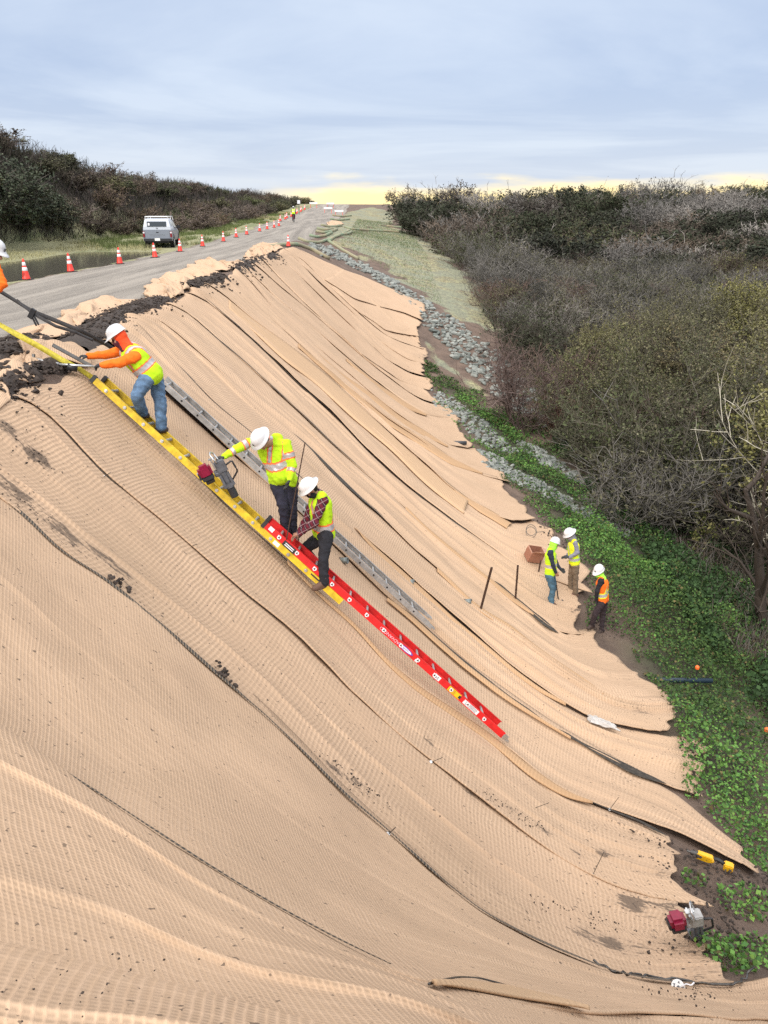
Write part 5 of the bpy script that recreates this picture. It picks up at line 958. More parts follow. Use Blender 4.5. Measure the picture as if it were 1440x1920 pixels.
# anchor plate (white star disc) with its cable tail
g = G(1262, 1852); n_ = Vector((0, -.55, .84)).normalized(); root = empty('anchor_plate', g+n_*.09, 0, 'round white anchor plate with star shaped openings on the seam at lower right', 'anchor plate'); root.matrix_world = frame(g+n_*.12, Vector((1, 0, 0)), n_.cross(Vector((1, 0, 0))), n_)
bm_obj('disc', lathe([(0, 0), (.052, 0), (.054, .005), (.050, .009), (0, .007)], 28), M_WHT, root); bm = bmesh.new()
for k in range(5):
    a = k*2*math.pi/5; c = Vector((math.cos(a)*.033, math.sin(a)*.033, .0098)); vs = [bm.verts.new(c+Vector((math.cos(a+b)*.012*(1.3 if q == 0 else .8), math.sin(a+b)*.012, 0))) for q, b in enumerate((0, 2.0, 4.28))]; bm.faces.new(vs)
bmesh.ops.create_circle(bm, cap_ends=True, segments=5, radius=.013, matrix=Matrix.Translation((0, 0, .0098))); bm_obj('openings', bm, M_GREYC, root)
tube_along('cable_tail', [Vector((.02, 0, .01)), Vector((.06, .02, .03)), Vector((.10, .01, .02)), Vector((.13, .03, .01))], .006, M_STK, 6, root)
# wire pins and loose wires on the blankets
for j, ((x0, y0), (x1, y1), lb) in enumerate([((728,1573),(742,1551),'wire anchor pin on the long dark seam, lower middle'),((195,903),(207,886),'wire anchor pin on the blanket left of the yellow ladder'),((358,1032),(370,1020),'wire anchor pin at a patch corner below the yellow ladder'),((1110,1648),(1132,1598),'long wire anchor pin in the muddy strip above the red machine'),((1142,1524),(1160,1495),'wire anchor pin where the dark soil gap begins'),((1000,1522),(1030,1505),'wire pin across the muddy smear'),((808,1436),(830,1420),'wire pin beside a small mud patch, centre bottom')]):
    a = G(x0, y0)+Vector((0, 0, .05)); b = P(x1, y1, float((np.array(a)-CAM)@np.array([0, cP, -sP]))-.1); root = empty('anchor_pin', a, 0, lb, 'anchor pin', 'wire anchor pins in the blankets'); bm = bmesh.new(); addcyl(bm, (0, 0, 0), b-a, .0035, seg=6); bm_obj('wire', bm, M_DSTEEL, root); bm = bmesh.new(); addcyl(bm, (0, 0, 0), (0, -.005, .012), .018, seg=12); bm_obj('washer', bm, M_STEEL, root)
def lift_line(pts, dz): q = pxline(pts, 0, 30); q[:, 2] += dz; return q
q = lift_line([(803,1872),(830,1862),(860,1854),(900,1855),(950,1868),(1000,1886)], .07); props(tube_along('loose_wire', q, .0045, M_DSTEEL, 6), 'long thin wire curved across the blanket at the bottom centre', 'wire')
q = lift_line([(1110,1815),(1160,1838),(1210,1842),(1262,1850),(1320,1856),(1370,1860),(1395,1845),(1410,1822)], .075); props(tube_along('black_cord', q, .009, M_DSTEEL, 7, wob=.03), 'black frayed cord lying along the seam at lower right', 'cord')
# soil flap corner of coarse netting at the lower right
# ------------------------------------------------------------ straps and bars at the top left
def strap(pts, w, mat, label, name='ratchet_strap', parts_=None, wdir=(0, .25, 1)):
    p, L = resample(np.array([tuple(q) for q in pts]), 60); t = unit(np.gradient(p, axis=0)); s = unit(np.cross(t, np.array([.5, -.6, .1])))*(w/2); tw = np.sin(np.linspace(0, 9, 60))*.5
    nrm = unit(np.cross(s, t)); s2 = s*np.cos(tw)[:, None]+nrm*(w/2)*np.sin(tw)[:, None]
    V = np.concatenate([p+s2, p-s2]); i = np.arange(60); F = np.stack([i[:-1], i[1:], i[1:]+60, i[:-1]+60], -1); return npmesh(name, V, F, sm=True)
M_BST = plain('black_webbing', (.045, .042, .042), .8, 0, .3, 60); M_YST2 = plain('yellow_webbing', (.50, .42, .04), .7, 0, .3, 30)
root = empty('ratchet_strap', P(60, 585, 9.3), 0, 'twisted black ratchet strap running from the left edge down to the grey ladder', 'strap')
def rel(root, o): o.parent = root; o.matrix_parent_inverse = Matrix.Translation(-Vector(root.location)); return o
o = rel(root, link('webbing', strap([P(-30, 528, 9.3), P(10, 552, 9.3), P(60, 583, 9.3), P(150, 620, 9.5), P(200, 646, 9.9), P(262, 685, 10.5), P(306, 720, 10.8)], .055, M_BST, ''), M_BST)); o.modifiers.new('s', 'SOLIDIFY').thickness = .004
o = rel(root, link('webbing', strap([P(30, 562, 9.25), P(62, 588, 9.2), P(105, 612, 9.2), P(140, 622, 9.3), P(175, 638, 9.6)], .04, M_BST, ''), M_BST)); o.modifiers.new('s', 'SOLIDIFY').thickness = .004
bm = bmesh.new(); c = P(60, 588, 9.18); addbox(bm, (0, 0, 0), (.06, .04, .13), Matrix.Translation(c)@Matrix.Rotation(.6, 4, 'Y')); addcyl(bm, c+Vector((.02, 0, -.03)), c+Vector((.06, .0, -.14)), .012); addcyl(bm, c+Vector((-.01, 0, -.03)), c+Vector((.03, .0, -.15)), .012); rel(root, bm_obj('ratchet', bm, M_BLK, bevel=.004))
root = empty('ratchet_strap', P(60, 640, 8.9), 0, 'yellow strap stretched from the left edge to the top of the yellow ladder', 'strap')
o = rel(root, link('webbing', strap([P(-40, 590, 8.8), P(0, 609, 8.85), P(30, 626, 8.9), P(70, 648, 8.95), P(118, 676, 9.0), P(150, 692, 9.1), P(176, 710, 9.25)], .07, M_YST2, ''), M_YST2)); o.modifiers.new('s', 'SOLIDIFY').thickness = .004
root = empty('slide_bar', P(120, 682, 8.95), 0, 'long grey metal bar with a flanged end in the leaning worker\'s near glove', 'metal bar')
bm = bmesh.new(); addcyl(bm, P(66, 674, 8.9), P(110, 683, 8.95), .022, seg=12); addcyl(bm, P(110, 683, 8.95), P(186, 688, 9.1), .015, seg=12); rel(root, bm_obj('bar', bm, M_STEEL, sm=True)); bm = bmesh.new(); addcyl(bm, P(63, 664, 8.9), P(62, 682, 8.9), .02, seg=10); rel(root, bm_obj('flange', bm, M_DSTEEL)); bm = bmesh.new(); addcyl(bm, P(126, 687, 9.0), P(145, 691, 9.05), .045, seg=16); rel(root, bm_obj('rubber_roller', bm, M_BLK, sm=True))
bm = bmesh.new(); a, b = P(99, 647, 9.0), P(172, 687, 9.15); z = (b-a).normalized(); x = z.orthogonal().normalized(); addbox(bm, (0, 0, (b-a).length/2), (.035, .02, (b-a).length), frame(a, x, z.cross(x), z)); bm_obj('flat_bar', bm, M_DSTEEL, None, bevel=.003, label='dark flat steel bar pointing up left, held in the far glove of the leaning worker', cat='metal bar')
# far things on the road
def post(px0, py0, px1, py1, w, mat, label, cat_, group=None):
    g, t = up_from(px0, py0, px1, py1); bm = bmesh.new(); addbox(bm, (0, 0, (t.z-g.z)/2), (w, w*.5, t.z-g.z)); o = bm_obj(cat_.replace(' ', '_'), bm, mat, None, bevel=w*.06, label=label, cat=cat_, group=group); o.location = g; return o
M_WOOD = plain('lath_wood', (.42, .34, .24), .85)
post(234, 444, 233, 428, .06, M_WOOD, 'wooden lath stake in the grass left of the pickup', 'lath stake'); 
for j, (x, yb, yt) in enumerate([(346, 423, 413), (382, 416, 408), (409, 414, 405), (429, 412, 404), (415, 412, 399)]): post(x, yb, x, yt, .05, M_WOOD, 'thin lath stake in the verge grass right of the pickup, number %d counting away from it' % (j+1) if False else ['lath stake nearest the pickup in the green verge', 'lath stake halfway along the green verge', 'pale topped lath stake in the verge', 'farthest low lath stake in the verge', 'taller lath stake where the verge narrows'][j], 'lath stake', 'lath stakes in the verge')
g, t = up_from(561, 402, 561, 380); root = empty('road_sign', g, 0, 'small white sign on a thin post far along the left of the road', 'sign'); bm = bmesh.new(); addcyl(bm, (0, 0, 0), (0, 0, t.z-g.z), .035, seg=8); bm_obj('sign_post', bm, M_DSTEEL, root); bm = bmesh.new(); addbox(bm, (0, -.05, t.z-g.z+.1), (.42, .02, .5)); bm_obj('sign_panel', bm, M_STK, root, bevel=.005)
for x, y, lb in ((-13.2, 150, 'white barrier board at the far end of the cone row'), (-10.6, 158, 'white barrier board in the middle of the far road'), (-9.8, 140, 'nearer white barrier board on the far road'), (-7.6, 135, 'white barrier board at the right of the far road')):
    root = empty('barrier', (x, y, zat(x, y)), 0, lb, 'barrier', 'white barrier boards on the far road'); bm = bmesh.new(); addbox(bm, (0, 0, .85), (1.5, .05, .3)); bm_obj('board', bm, M_WHT, root); bm = bmesh.new()
    for s in (-.6, .6): addbox(bm, (s, .05, .5), (.06, .06, 1.0)); addbox(bm, (s, .05, .02), (.06, .6, .05))
    bm_obj('legs', bm, M_CONE, root)
# ------------------------------------------------------------ people
def caps_mesh(bm, a, b, ra, rb, seg=12):
    """a round cone: capsule from a (radius ra) to b (radius rb)"""
    a, b = Vector(a), Vector(b); d = b-a; L = d.length
    if L < 1e-5: d = Vector((0, 0, 1)); L = 1e-5
    q = d.to_track_quat('Z', 'Y').to_matrix(); rings = []
    prof = [(ra*math.sin(t), -ra*math.cos(t)) for t in (.35, .8, 1.25)]+[(ra, 0)]+[(rb, L)]+[(rb*math.cos(t), L+rb*math.sin(t)) for t in (.35, .8, 1.25)]
    for r, z in prof: rings.append([bm.verts.new(a+q@Vector((r*math.cos(k*2*math.pi/seg), r*math.sin(k*2*math.pi/seg), z))) for k in range(seg)])
    p0 = bm.verts.new(a+q@Vector((0, 0, -ra))); p1 = bm.verts.new(a+q@Vector((0, 0, L+rb)))
    for A, B in zip(rings, rings[1:]):
        for k in range(seg): bm.faces.new((A[k], A[(k+1) % seg], B[(k+1) % seg], B[k]))
    for k in range(seg): bm.faces.new((p0, rings[0][(k+1) % seg], rings[0][k])); bm.faces.new((p1, rings[-1][k], rings[-1][(k+1) % seg]))
def ell_mesh(bm, c, M3, r):
    """ellipsoid, axes in the columns of M3, radii r"""
    res = bmesh.ops.create_uvsphere(bm, u_segments=20, v_segments=12, radius=1)
    for v in res['verts']: v.co = Vector(c)+M3@Vector((v.co.x*r[0], v.co.y*r[1], v.co.z*r[2]))
def fuse(name, bm, mat, parent, vox=.011, smooth_it=3, wr=0.0, wf=9.0, seed=0, post=None, dec=None):
    """merge the overlapping solids into one continuous skin"""
    me = bpy.data.meshes.new('raw'); bm.to_mesh(me); bm.free(); o = bpy.data.objects.new('raw', me); COL.objects.link(o)
    m = o.modifiers.new('r', 'REMESH'); m.mode = 'VOXEL'; m.voxel_size = vox
    s = o.modifiers.new('s', 'SMOOTH'); s.iterations = smooth_it; s.factor = .6
    me2 = bpy.data.meshes.new_from_object(o.evaluated_get(bpy.context.evaluated_depsgraph_get())); bpy.data.objects.remove(o); bpy.data.meshes.remove(me)
    n = len(me2.vertices); co = np.empty(n*3); me2.vertices.foreach_get('co', co); co = co.reshape(-1, 3)
    if wr:
        nr = np.empty(n*3); me2.vertices.foreach_get('normal', nr); nr = nr.reshape(-1, 3)
        d = np.abs(vn(co[:, 0]*wf+co[:, 2]*wf*.8, co[:, 1]*wf+co[:, 2]*wf*1.3+seed, 3))+.5*np.abs(vn(co[:, 0]*wf*2.2, co[:, 2]*wf*2.5+co[:, 1]*wf+seed, 4)); co = co+nr*((.28-d)*wr)[:, None]
        me2.vertices.foreach_set('co', co.ravel())
    me2.name = name; smooth(me2); me2.materials.clear(); 
    if post:
        F = np.empty(len(me2.polygons)*3); me2.polygons.foreach_get('center', F); F = F.reshape(-1, 3); mats, mi = post(F)
        for q in mats: me2.materials.append(q)
        me2.polygons.foreach_set('material_index', mi.astype(np.int32))
    else: me2.materials.append(mat)
    me2.update(); ob_ = bpy.data.objects.new(name, me2); COL.objects.link(ob_); ob_.parent = parent; ob_.matrix_parent_inverse = Matrix.Translation(-Vector(parent.location)); return ob_
def pinned(o, parent): o.parent = parent; o.matrix_parent_inverse = Matrix.Translation(-Vector(parent.location)); return o
SKIN = MT('skin', (.36, .19, .13), .6, 0, .3); SKIN.b.inputs['Subsurface Weight'].default_value = .08; SKIN.b.inputs['Subsurface Radius'].default_value = (.02, .01, .006); SKIN = SKIN.m
def cloth(n, c, v=.14, s=22): return plain(n, c, .92, 0, v, s)
HV = cloth('hi_vis_lime', (.50, .80, .012), .1); HVY = cloth('hi_vis_yellow', (.78, .82, .02), .1); HO = cloth('hi_vis_orange', (.95, .17, .01), .1); RED_O = cloth('hood_red_orange', (.92, .085, .02), .1); SILV = plain('reflective_tape', (.48, .46, .47), .35, .2, .08); TAPE_O = cloth('tape_orange', (.85, .20, .06))
DEN = cloth('denim', (.11, .19, .31), .35, 14); DEN2 = cloth('denim_dark', (.06, .13, .19), .3, 14); NAVY = cloth('navy_trousers', (.022, .022, .04), .4, 14); BLK = cloth('black_cloth', (.012, .012, .017), .4); BRN = cloth('brown_trousers', (.028, .018, .022), .4); KHK = cloth('khaki', (.17, .125, .085), .25, 14); GRY = cloth('grey_shirt', (.20, .20, .25), .15); NVS = cloth('navy_shirt', (.02, .028, .05), .3)
BOOT = plain('boot_leather', (.045, .028, .022), .7); BOOT_B = plain('boot_brown', (.12, .065, .045), .8); GLV = plain('work_glove', (.035, .036, .04), .85); HAT = plain('helmet_white', (.66, .66, .67), .28, 0, .05, 20); HATG = plain('helmet_scuffed', (.60, .60, .61), .35, 0, .16, 40); GAI = cloth('gaiter_dark_red', (.08, .012, .025), .3); HAIR = cloth('dark_hair', (.012, .009, .008)); LIME_N = cloth('neck_cover_lime', (.38, .95, .06), .08)
pm = MT('plaid', (.1, .01, .02), .92); _pc = pm.co(); _ps = pm.n('ShaderNodeSeparateXYZ', {0: pm.map(_pc, (14, 14, 14), (.3, .5, .2))}); _fx = pm.math('PINGPONG', _ps.outputs[0], .5); _fz = pm.math('PINGPONG', _ps.outputs[2], .5)
_c = pm.mix(pm.ramp(_fx, (.2, 0), (.24, 1), interp='CONSTANT'), (.12, .008, .02), (.022, .008, .018)); _c = pm.mix(pm.math('MULTIPLY', pm.ramp(_fz, (.2, 0), (.24, 1), interp='CONSTANT'), .6), _c, (.10, .012, .03)); _c = pm.mix(pm.ramp(_fx, (.44, 0), (.47, .65)), _c, (.45, .34, .34)); _c = pm.mix(pm.ramp(_fz, (.44, 0), (.47, .65)), _c, (.45, .34, .34)); pm.color(_c); PLAID = pm.m
def hand(bm, wr, d, pn, s=1.0, curl=.9, grow=0.0, side=1):
    """wrist, pointing direction, palm normal: palm, four bent fingers, thumb from the palm's side"""
    wr, d, pn = Vector(wr), Vector(d).normalized(), Vector(pn); pn = (pn-d*pn.dot(d)).normalized(); l = d.cross(pn).normalized()*side; g = grow
    for k in (-1.5, -.5, .5, 1.5): caps_mesh(bm, wr+l*k*.010*s, wr+d*.088*s+l*k*.019*s, .015*s+g, .0115*s+g, 8)
    for k, L in ((-1.5, .064), (-.5, .078), (.5, .074), (1.5, .056)):
        p = wr+d*.088*s+l*k*.0205*s; dd = d
        for q, (f, r) in enumerate(((.42, .0092), (.32, .0085), (.26, .0076))):
            a = curl*(.55+.35*q)*(1+.06*k); dd = (d*math.cos(a)+pn*math.sin(a)).normalized(); e = p+dd*L*f*s; caps_mesh(bm, p, e, r*s+g, r*s*.94+g, 7); p = e
    t0 = wr+d*.028*s-l*.022*s; t1 = t0+(d*.55-l*.65+pn*.4).normalized()*.045*s; t2 = t1+(d*.8-l*.1+pn*.55).normalized()*.034*s; caps_mesh(bm, t0, t1, .0135*s+g, .011*s+g, 8); caps_mesh(bm, t1, t2, .011*s+g, .0095*s+g, 8)
def person(label, J, face, up=(0, 0, 1), s=1.0, group=None, hat='cap', hatm=None, shirt=None, sleeves=True, vest=None, trousers=DEN, boots=BOOT, gloves=(True, True), hood=None, gaiter=None, facemat=None, hoodneck=True, curlL=1.1, curlR=1.1, palm=(None, None), shirt_post=None, tape_border=TAPE_O, belly=0.0, bulk=1.0):
    s0 = s; J = {k: Vector(v) for k, v in J.items()}; mid = (J['anL']+J['anR'])/2; root = empty('person', (mid.x, mid.y, min(J['toeL'].z, J['toeR'].z)-.03), 0, label, 'person', group)
    lat = (J['shL']-J['shR']).normalized(); spine = (J['neck']-J['pel']).normalized(); f0 = Vector(face).normalized(); fwd = lat.cross(spine).normalized()
    if fwd.dot(f0) < -.2: fwd = -fwd
    upv = Vector(up); upv = (upv-f0*upv.dot(f0)).normalized(); hl = upv.cross(f0).normalized(); HM = Matrix((hl, f0, upv)).transposed(); hc = J['head']
    def torso(bm, g, hips=True, top=True):
        s = s0*bulk
        n, p = J['neck'], J['pel']; c = n.lerp(p, .30)
        for sd, sh, hp in ((1, J['shL'], J['hipL']), (-1, J['shR'], J['hipR'])):
            a = n.lerp(p, .24)+lat*sd*.080*s; w = n.lerp(p, .66)+lat*sd*.062*s; h = p+lat*sd*.070*s
            caps_mesh(bm, a, w, .108*s+g, .095*s+g); caps_mesh(bm, w, h, .095*s+g, .102*s+g)
            caps_mesh(bm, n-spine*.035*s, sh, .055*s+g, .058*s+g); caps_mesh(bm, a, sh, .085*s+g, .056*s+g)
        caps_mesh(bm, n.lerp(p, .3)+fwd*.02*s, n.lerp(p, .8)+fwd*(.02+belly)*s, .105*s+g, (.105+belly*.6)*s+g)
    def arm(bm, k, g, to=1.0):
        s = s0*bulk; sh, el, wr = J['sh'+k], J['el'+k], J['wr'+k]; caps_mesh(bm, sh, el, .050*s+g, .039*s+g); caps_mesh(bm, el, el.lerp(wr, to), .040*s+g, .026*s+g)
    def leg(bm, k, g, to=1.0, flare=0):
        s = s0*bulk; hp, kn, an = J['hip'+k], J['kn'+k], J['an'+k]; caps_mesh(bm, J['pel'], hp, .098*s+g, .086*s+g); caps_mesh(bm, hp, kn, .083*s+g, .054*s+g); caps_mesh(bm, kn, kn.lerp(an, .4), .054*s+g, .052*s+g); caps_mesh(bm, kn.lerp(an, .4), kn.lerp(an, to), .052*s+g, .038*s+g+flare)
    def footm(bm, k, g):
        an, toe = J['an'+k], J['toe'+k]; d = (toe-an); heel = an-Vector((d.x, d.y, 0)).normalized()*.05*s; heel.z = toe.z+.01; caps_mesh(bm, an+Vector((0, 0, .06)), an, .045*s+g, .045*s+g); caps_mesh(bm, an, heel, .045*s+g, .036*s+g); caps_mesh(bm, heel, toe, .038*s+g, .038*s+g); caps_mesh(bm, an, an.lerp(toe, .6), .045*s+g, .040*s+g)
    pl = palm[0] or (0, 0, -1); pr = palm[1] or (0, 0, -1); dL, dR = (J['hdL']-J['wrL']), (J['hdR']-J['wrR'])
    # body: one continuous surface
    bm = bmesh.new(); torso(bm, -.014)
    for k in 'LR': arm(bm, k, -.008); leg(bm, k, -.012); footm(bm, k, -.01)
    hand(bm, J['wrL'], dL, pl, s, curlL, 0, 1); hand(bm, J['wrR'], dR, pr, s, curlR, 0, -1)
    caps_mesh(bm, J['neck']-spine*.03*s, hc-upv*.07*s, .056*s, .052*s)
    def hp_(x, y, z): return hc+HM@Vector((x*s, y*s, z*s))
    ell_mesh(bm, hp_(0, -.008, .025), HM, (.074*s, .092*s, .094*s)); ell_mesh(bm, hp_(0, .022, -.045), HM, (.056*s, .066*s, .070*s)); caps_mesh(bm, hp_(0, .060, -.098), hp_(0, .045, -.09), .026*s, .03*s)
    caps_mesh(bm, hp_(0, .088, .012), hp_(0, .112, -.026), .010*s, .015*s); caps_mesh(bm, hp_(-.012, .098, -.030), hp_(.012, .098, -.030), .011*s, .011*s); caps_mesh(bm, hp_(-.04, .080, .030), hp_(.04, .080, .030), .014*s, .014*s)
    for q in (-1, 1): ell_mesh(bm, hp_(q*.076, -.005, -.008), HM, (.012*s, .020*s, .032*s)); ell_mesh(bm, hp_(q*.042, .062, -.03), HM, (.024*s, .02*s, .026*s))
    caps_mesh(bm, hp_(-.022, .082, -.060), hp_(.022, .082, -.060), .009*s, .009*s)
    body = fuse('body', bm, facemat or SKIN, root, .0085, 2)
    bm = bmesh.new()
    for q in (-1, 1): bmesh.ops.create_uvsphere(bm, u_segments=10, v_segments=8, radius=.0115*s, matrix=Matrix.Translation(hp_(q*.032, .082, .006)))
    pinned(bm_obj('eyes', bm, M_INK, None, True), root)
    if not hood:
        bm = bmesh.new(); ell_mesh(bm, hp_(0, -.018, .030), HM, (.080*s, .090*s, .095*s)); ell_mesh(bm, hp_(0, -.05, -.02), HM, (.066*s, .05*s, .06*s)); fuse('hair', bm, HAIR, root, .012, 1)
    # helmet: shell, brim, ridge
    hm = hatm or HAT; R4 = HM.to_4x4(); R4.translation = hp_(0, 0, .055); tilt = Matrix.Rotation(R(-6), 4, 'X')
    full = hat == 'full'; bw = .040 if full else .012
    prof = [(.118+bw, -.008), (.119+bw, -.004), (.116, .006), (.114, .03), (.106, .065), (.085, .098), (.055, .117), (.02, .124), (0, .125)]
    bm = lathe([(r*s, z*s) for r, z in prof], 30, .90, 1.10)
    if not full:
        for v in bm.verts:
            if v.co.z < .008*s and v.co.y > .06*s: v.co.y += (v.co.y/(.13*s))**3*.045*s; v.co.z -= .006*s
    for x in (-.03, 0, .03): caps_mesh(bm, (x*s, -.085*s, .082*s), (x*s, .01, .1215*s-abs(x)*.12*s), .007*s, .008*s, 6); caps_mesh(bm, (x*s, .01, .1215*s-abs(x)*.12*s), (x*s, .085*s, .082*s), .008*s, .006*s, 6)
    bmesh.ops.transform(bm, matrix=R4@tilt, verts=bm.verts); hl_ = pinned(bm_obj('helmet', bm, hm, None, True), root); hl_.modifiers.new('s', 'SOLIDIFY').thickness = .004
    bm = bmesh.new(); bmesh.ops.create_circle(bm, cap_ends=True, segments=14, radius=.020*s); bmesh.ops.transform(bm, matrix=R4@tilt@Matrix.Translation((0, .128*s, .05*s))@Matrix.Rotation(R(-78), 4, 'X'), verts=bm.verts); pinned(bm_obj('helmet_sticker', bm, M_GREYC, None), hl_)
    if hood:
        bm = bmesh.new(); ell_mesh(bm, hp_(0, -.022, .015), HM, (.092*s, .092*s, .108*s)); ell_mesh(bm, hp_(0, -.02, -.06), HM, (.082*s, .085*s, .08*s)); caps_mesh(bm, hp_(0, -.02, -.07), J['neck']-spine*.02*s, .080*s, .092*s)
        if gaiter is hood: ell_mesh(bm, hp_(0, .038, -.055), HM, (.070*s, .072*s, .068*s))
        fuse('hood', bm, hood, root, .012, 3, .02, 14)
    if gaiter and gaiter is not hood:
        bm = bmesh.new(); ell_mesh(bm, hp_(0, .034, -.055), HM, (.070*s, .075*s, .070*s)); caps_mesh(bm, hp_(0, .02, -.08), J['neck']+fwd*.03*s, .062*s, .068*s); fuse('face_cover', bm, gaiter, root, .011, 2, .015, 16)
    # shirt
    bm = bmesh.new(); torso(bm, .008)
    if sleeves:
        for k in 'LR': arm(bm, k, .013, .97)
    caps_mesh(bm, J['neck']-spine*.05*s, J['neck']+spine*.012*s, .075*s, .062*s)
    fuse('shirt', bm, shirt, root, .0115, 3, .030, 10, 3, post=shirt_post(J, lat, spine, s) if shirt_post else None)
    bm = bmesh.new(); 
    for k in 'LR': leg(bm, k, .012, .97, .012)
    for sd in (1, -1): caps_mesh(bm, J['pel']+lat*sd*.07*s, J['pel'].lerp(J['neck'], .18)+lat*sd*.065*s, .108*s*bulk, .098*s*bulk)
    fuse('trousers', bm, trousers, root, .0115, 3, .034, 9, 7)
    if vest:
        vm1, borders, band = vest
        bm = bmesh.new(); n, p = J['neck'], J['pel']; s = s0*bulk
        for sd, sh in ((1, J['shL']), (-1, J['shR'])):
            a = n.lerp(p, .24)+lat*sd*.082*s; w = n.lerp(p, .66)+lat*sd*.070*s; h = p+spine*.01*s+lat*sd*.075*s
            caps_mesh(bm, a, w, .126*s, .118*s); caps_mesh(bm, w, h, .118*s, .126*s); caps_mesh(bm, n-spine*.03*s+lat*sd*.03*s, n-spine*.025*s+lat*sd*.125*s, .066*s, .066*s)
        caps_mesh(bm, n.lerp(p, .3)+fwd*.02*s, n.lerp(p, .8)+fwd*(.02+belly)*s, .125*s, (.125+belly*.6)*s)
        def post(F):
            P0 = np.array(J['pel']); ax = np.array(spine); L = (J['neck']-J['pel']).length; t = ((F-P0)@ax)/L; lt = ((F-np.array((J['neck']+J['pel'])/2))@np.array(lat))/s; mi = np.zeros(len(F), int)
            b0, b1 = band; bb = .045
            mi[(t > b0-bb) & (t < b1+bb)] = 2; mi[(t > b0) & (t < b1)] = 1; u = np.abs(lt); v = t > b1+bb
            mi[v & (u > .062) & (u < .132)] = 2; mi[v & (u > .078) & (u < .116)] = 1
            return [vm1, SILV, borders], mi
        fuse('vest', bm, vm1, root, .0115, 3, .018, 8, 5, post=post)
    s = s0
    for k in 'LR':
        bm = bmesh.new(); footm(bm, k, .006); fuse('boot', bm, boots, root, .011, 2)
    for k, g_, dv, pv, c_, sd in (('L', gloves[0], dL, pl, curlL, 1), ('R', gloves[1], dR, pr, curlR, -1)):
        if g_: bm = bmesh.new(); hand(bm, J['wr'+k], dv, pv, s, c_, .0035, sd); caps_mesh(bm, J['wr'+k].lerp(J['el'+k], .12), J['wr'+k], .033*s, .029*s); fuse('glove', bm, GLV, root, .0085, 1)
    return root
def sleeve_bands(base, tape_b):
    def mk(J, lat, spine, s):
        def post(F):
            mi = np.zeros(len(F), int); P0 = np.array(J['pel']); ax = np.array(spine); L = (J['neck']-J['pel']).length; t = ((F-P0)@ax)/L; lt = ((F-np.array((J['neck']+J['pel'])/2))@np.array(lat))/s
            best = np.full(len(F), .17); seg = np.zeros(len(F), int)
            segs = [(J['sh'+k], J['el'+k], .052) for k in 'LR']+[(J['el'+k], J['wr'+k], .04) for k in 'LR']; T = []
            for q, (a, b, r) in enumerate(segs):
                a, b = np.array(a), np.array(b); d = b-a; u = np.clip(((F-a)@d)/(d@d), -.2, 1.2); dist = np.linalg.norm(F-a-u.clip(0, 1)[:, None]*d, axis=1)-r; T.append((u, dist))
            tors = np.linalg.norm((F-P0)-((F-P0)@ax)[:, None]*ax, axis=1)-.15
            D = np.stack([x[1] for x in T]+[tors]); w = D.argmin(0)
            m = w == 4; mi[m & (t > .36) & (t < .58)] = 2; mi[m & (t > .40) & (t < .54)] = 1; u = np.abs(lt); v = m & (t > .58); mi[v & (u > .06) & (u < .135)] = 2; mi[v & (u > .076) & (u < .118)] = 1
            for q in range(4):
                m = w == q; u = T[q][0]; lo, hi = (.42, .62) if q < 2 else (.22, .44); mi[m & (u > lo-.07) & (u < hi+.07)] = 2; mi[m & (u > lo) & (u < hi)] = 1
            return [base, SILV, tape_b], mi
        return post
    return mk
def Jp(y0, **k):
    """joints given as (px, py, metres beyond the reference plane y0)"""
    o = {}
    for n, (px, py, dy) in k.items(): r = ray(px, py); o[n] = Vector(CAM+r*((y0+dy)/r[1]))
    return o
W = 'workers in hard hats'
# 1: leaning worker on the yellow ladder, facing up the slope (to the left)
J = Jp(9.20, head=(223, 633, .0), neck=(241, 655, 0), shL=(254, 669, -.16), shR=(236, 655, .18), elL=(222, 681, -.26), elR=(205, 664, .22), wrL=(193, 684, -.22), wrR=(166, 668, .10), hdL=(176, 686, -.20), hdR=(150, 667, .05),
       pel=(281, 698, .05), hipL=(276, 708, -.08), hipR=(290, 706, .14), knL=(256, 742, -.16), anL=(268, 774, .10), toeL=(258, 780, .10), knR=(301, 757, .10), anR=(303, 801, .12), toeR=(292, 808, .10))
person('worker in orange sleeves and blue jeans leaning forward at the yellow ladder top', J, (-.85, -.25, -.42), (-.35, 0, .94), .93, W, 'cap', HATG, HO, vest=(HV, TAPE_O, (.20, .36)), trousers=DEN, hood=RED_O, gaiter=GAI, curlL=1.3, curlR=1.3, palm=((0, .2, -1), (0, -.2, -1)), bulk=1.26)
# 2: hooded lime jacket, right arm out to the post driver
J = Jp(9.12, head=(491, 826, -.16), neck=(508, 827, .06), shL=(537, 832, .04), shR=(477, 826, .02), elR=(444, 842, -.12), wrR=(421, 856, -.22), hdR=(404, 860, -.28), elL=(549, 872, .0), wrL=(543, 898, -.10), hdL=(537, 914, -.14),
       pel=(531, 900, .12), hipL=(545, 908, .14), hipR=(521, 908, .10), knR=(531, 950, .02), anR=(536, 996, .10), toeR=(526, 1005, .02), knL=(547, 954, .12), anL=(549, 1003, .22), toeL=(556, 1013, .12))
person('worker in a lime hooded jacket holding the post driver with an outstretched arm', J, (-.45, -.55, -.70), (-.25, -.35, .9), .95, W, 'full', HAT, HV, trousers=NAVY, curlL=.5, curlR=1.5, palm=((-.8, -.3, 0), (0, 0, -1)), shirt_post=sleeve_bands(HV, TAPE_O), belly=.03, bulk=1.18)
bm = bmesh.new(); c = J['neck']; ell_mesh(bm, c+Vector((.07, .04, .02)), Matrix.Identity(3), (.085, .08, .075)); caps_mesh(bm, c+Vector((-.02, -.03, -.03)), c+Vector((.10, .02, -.02)), .06, .06)
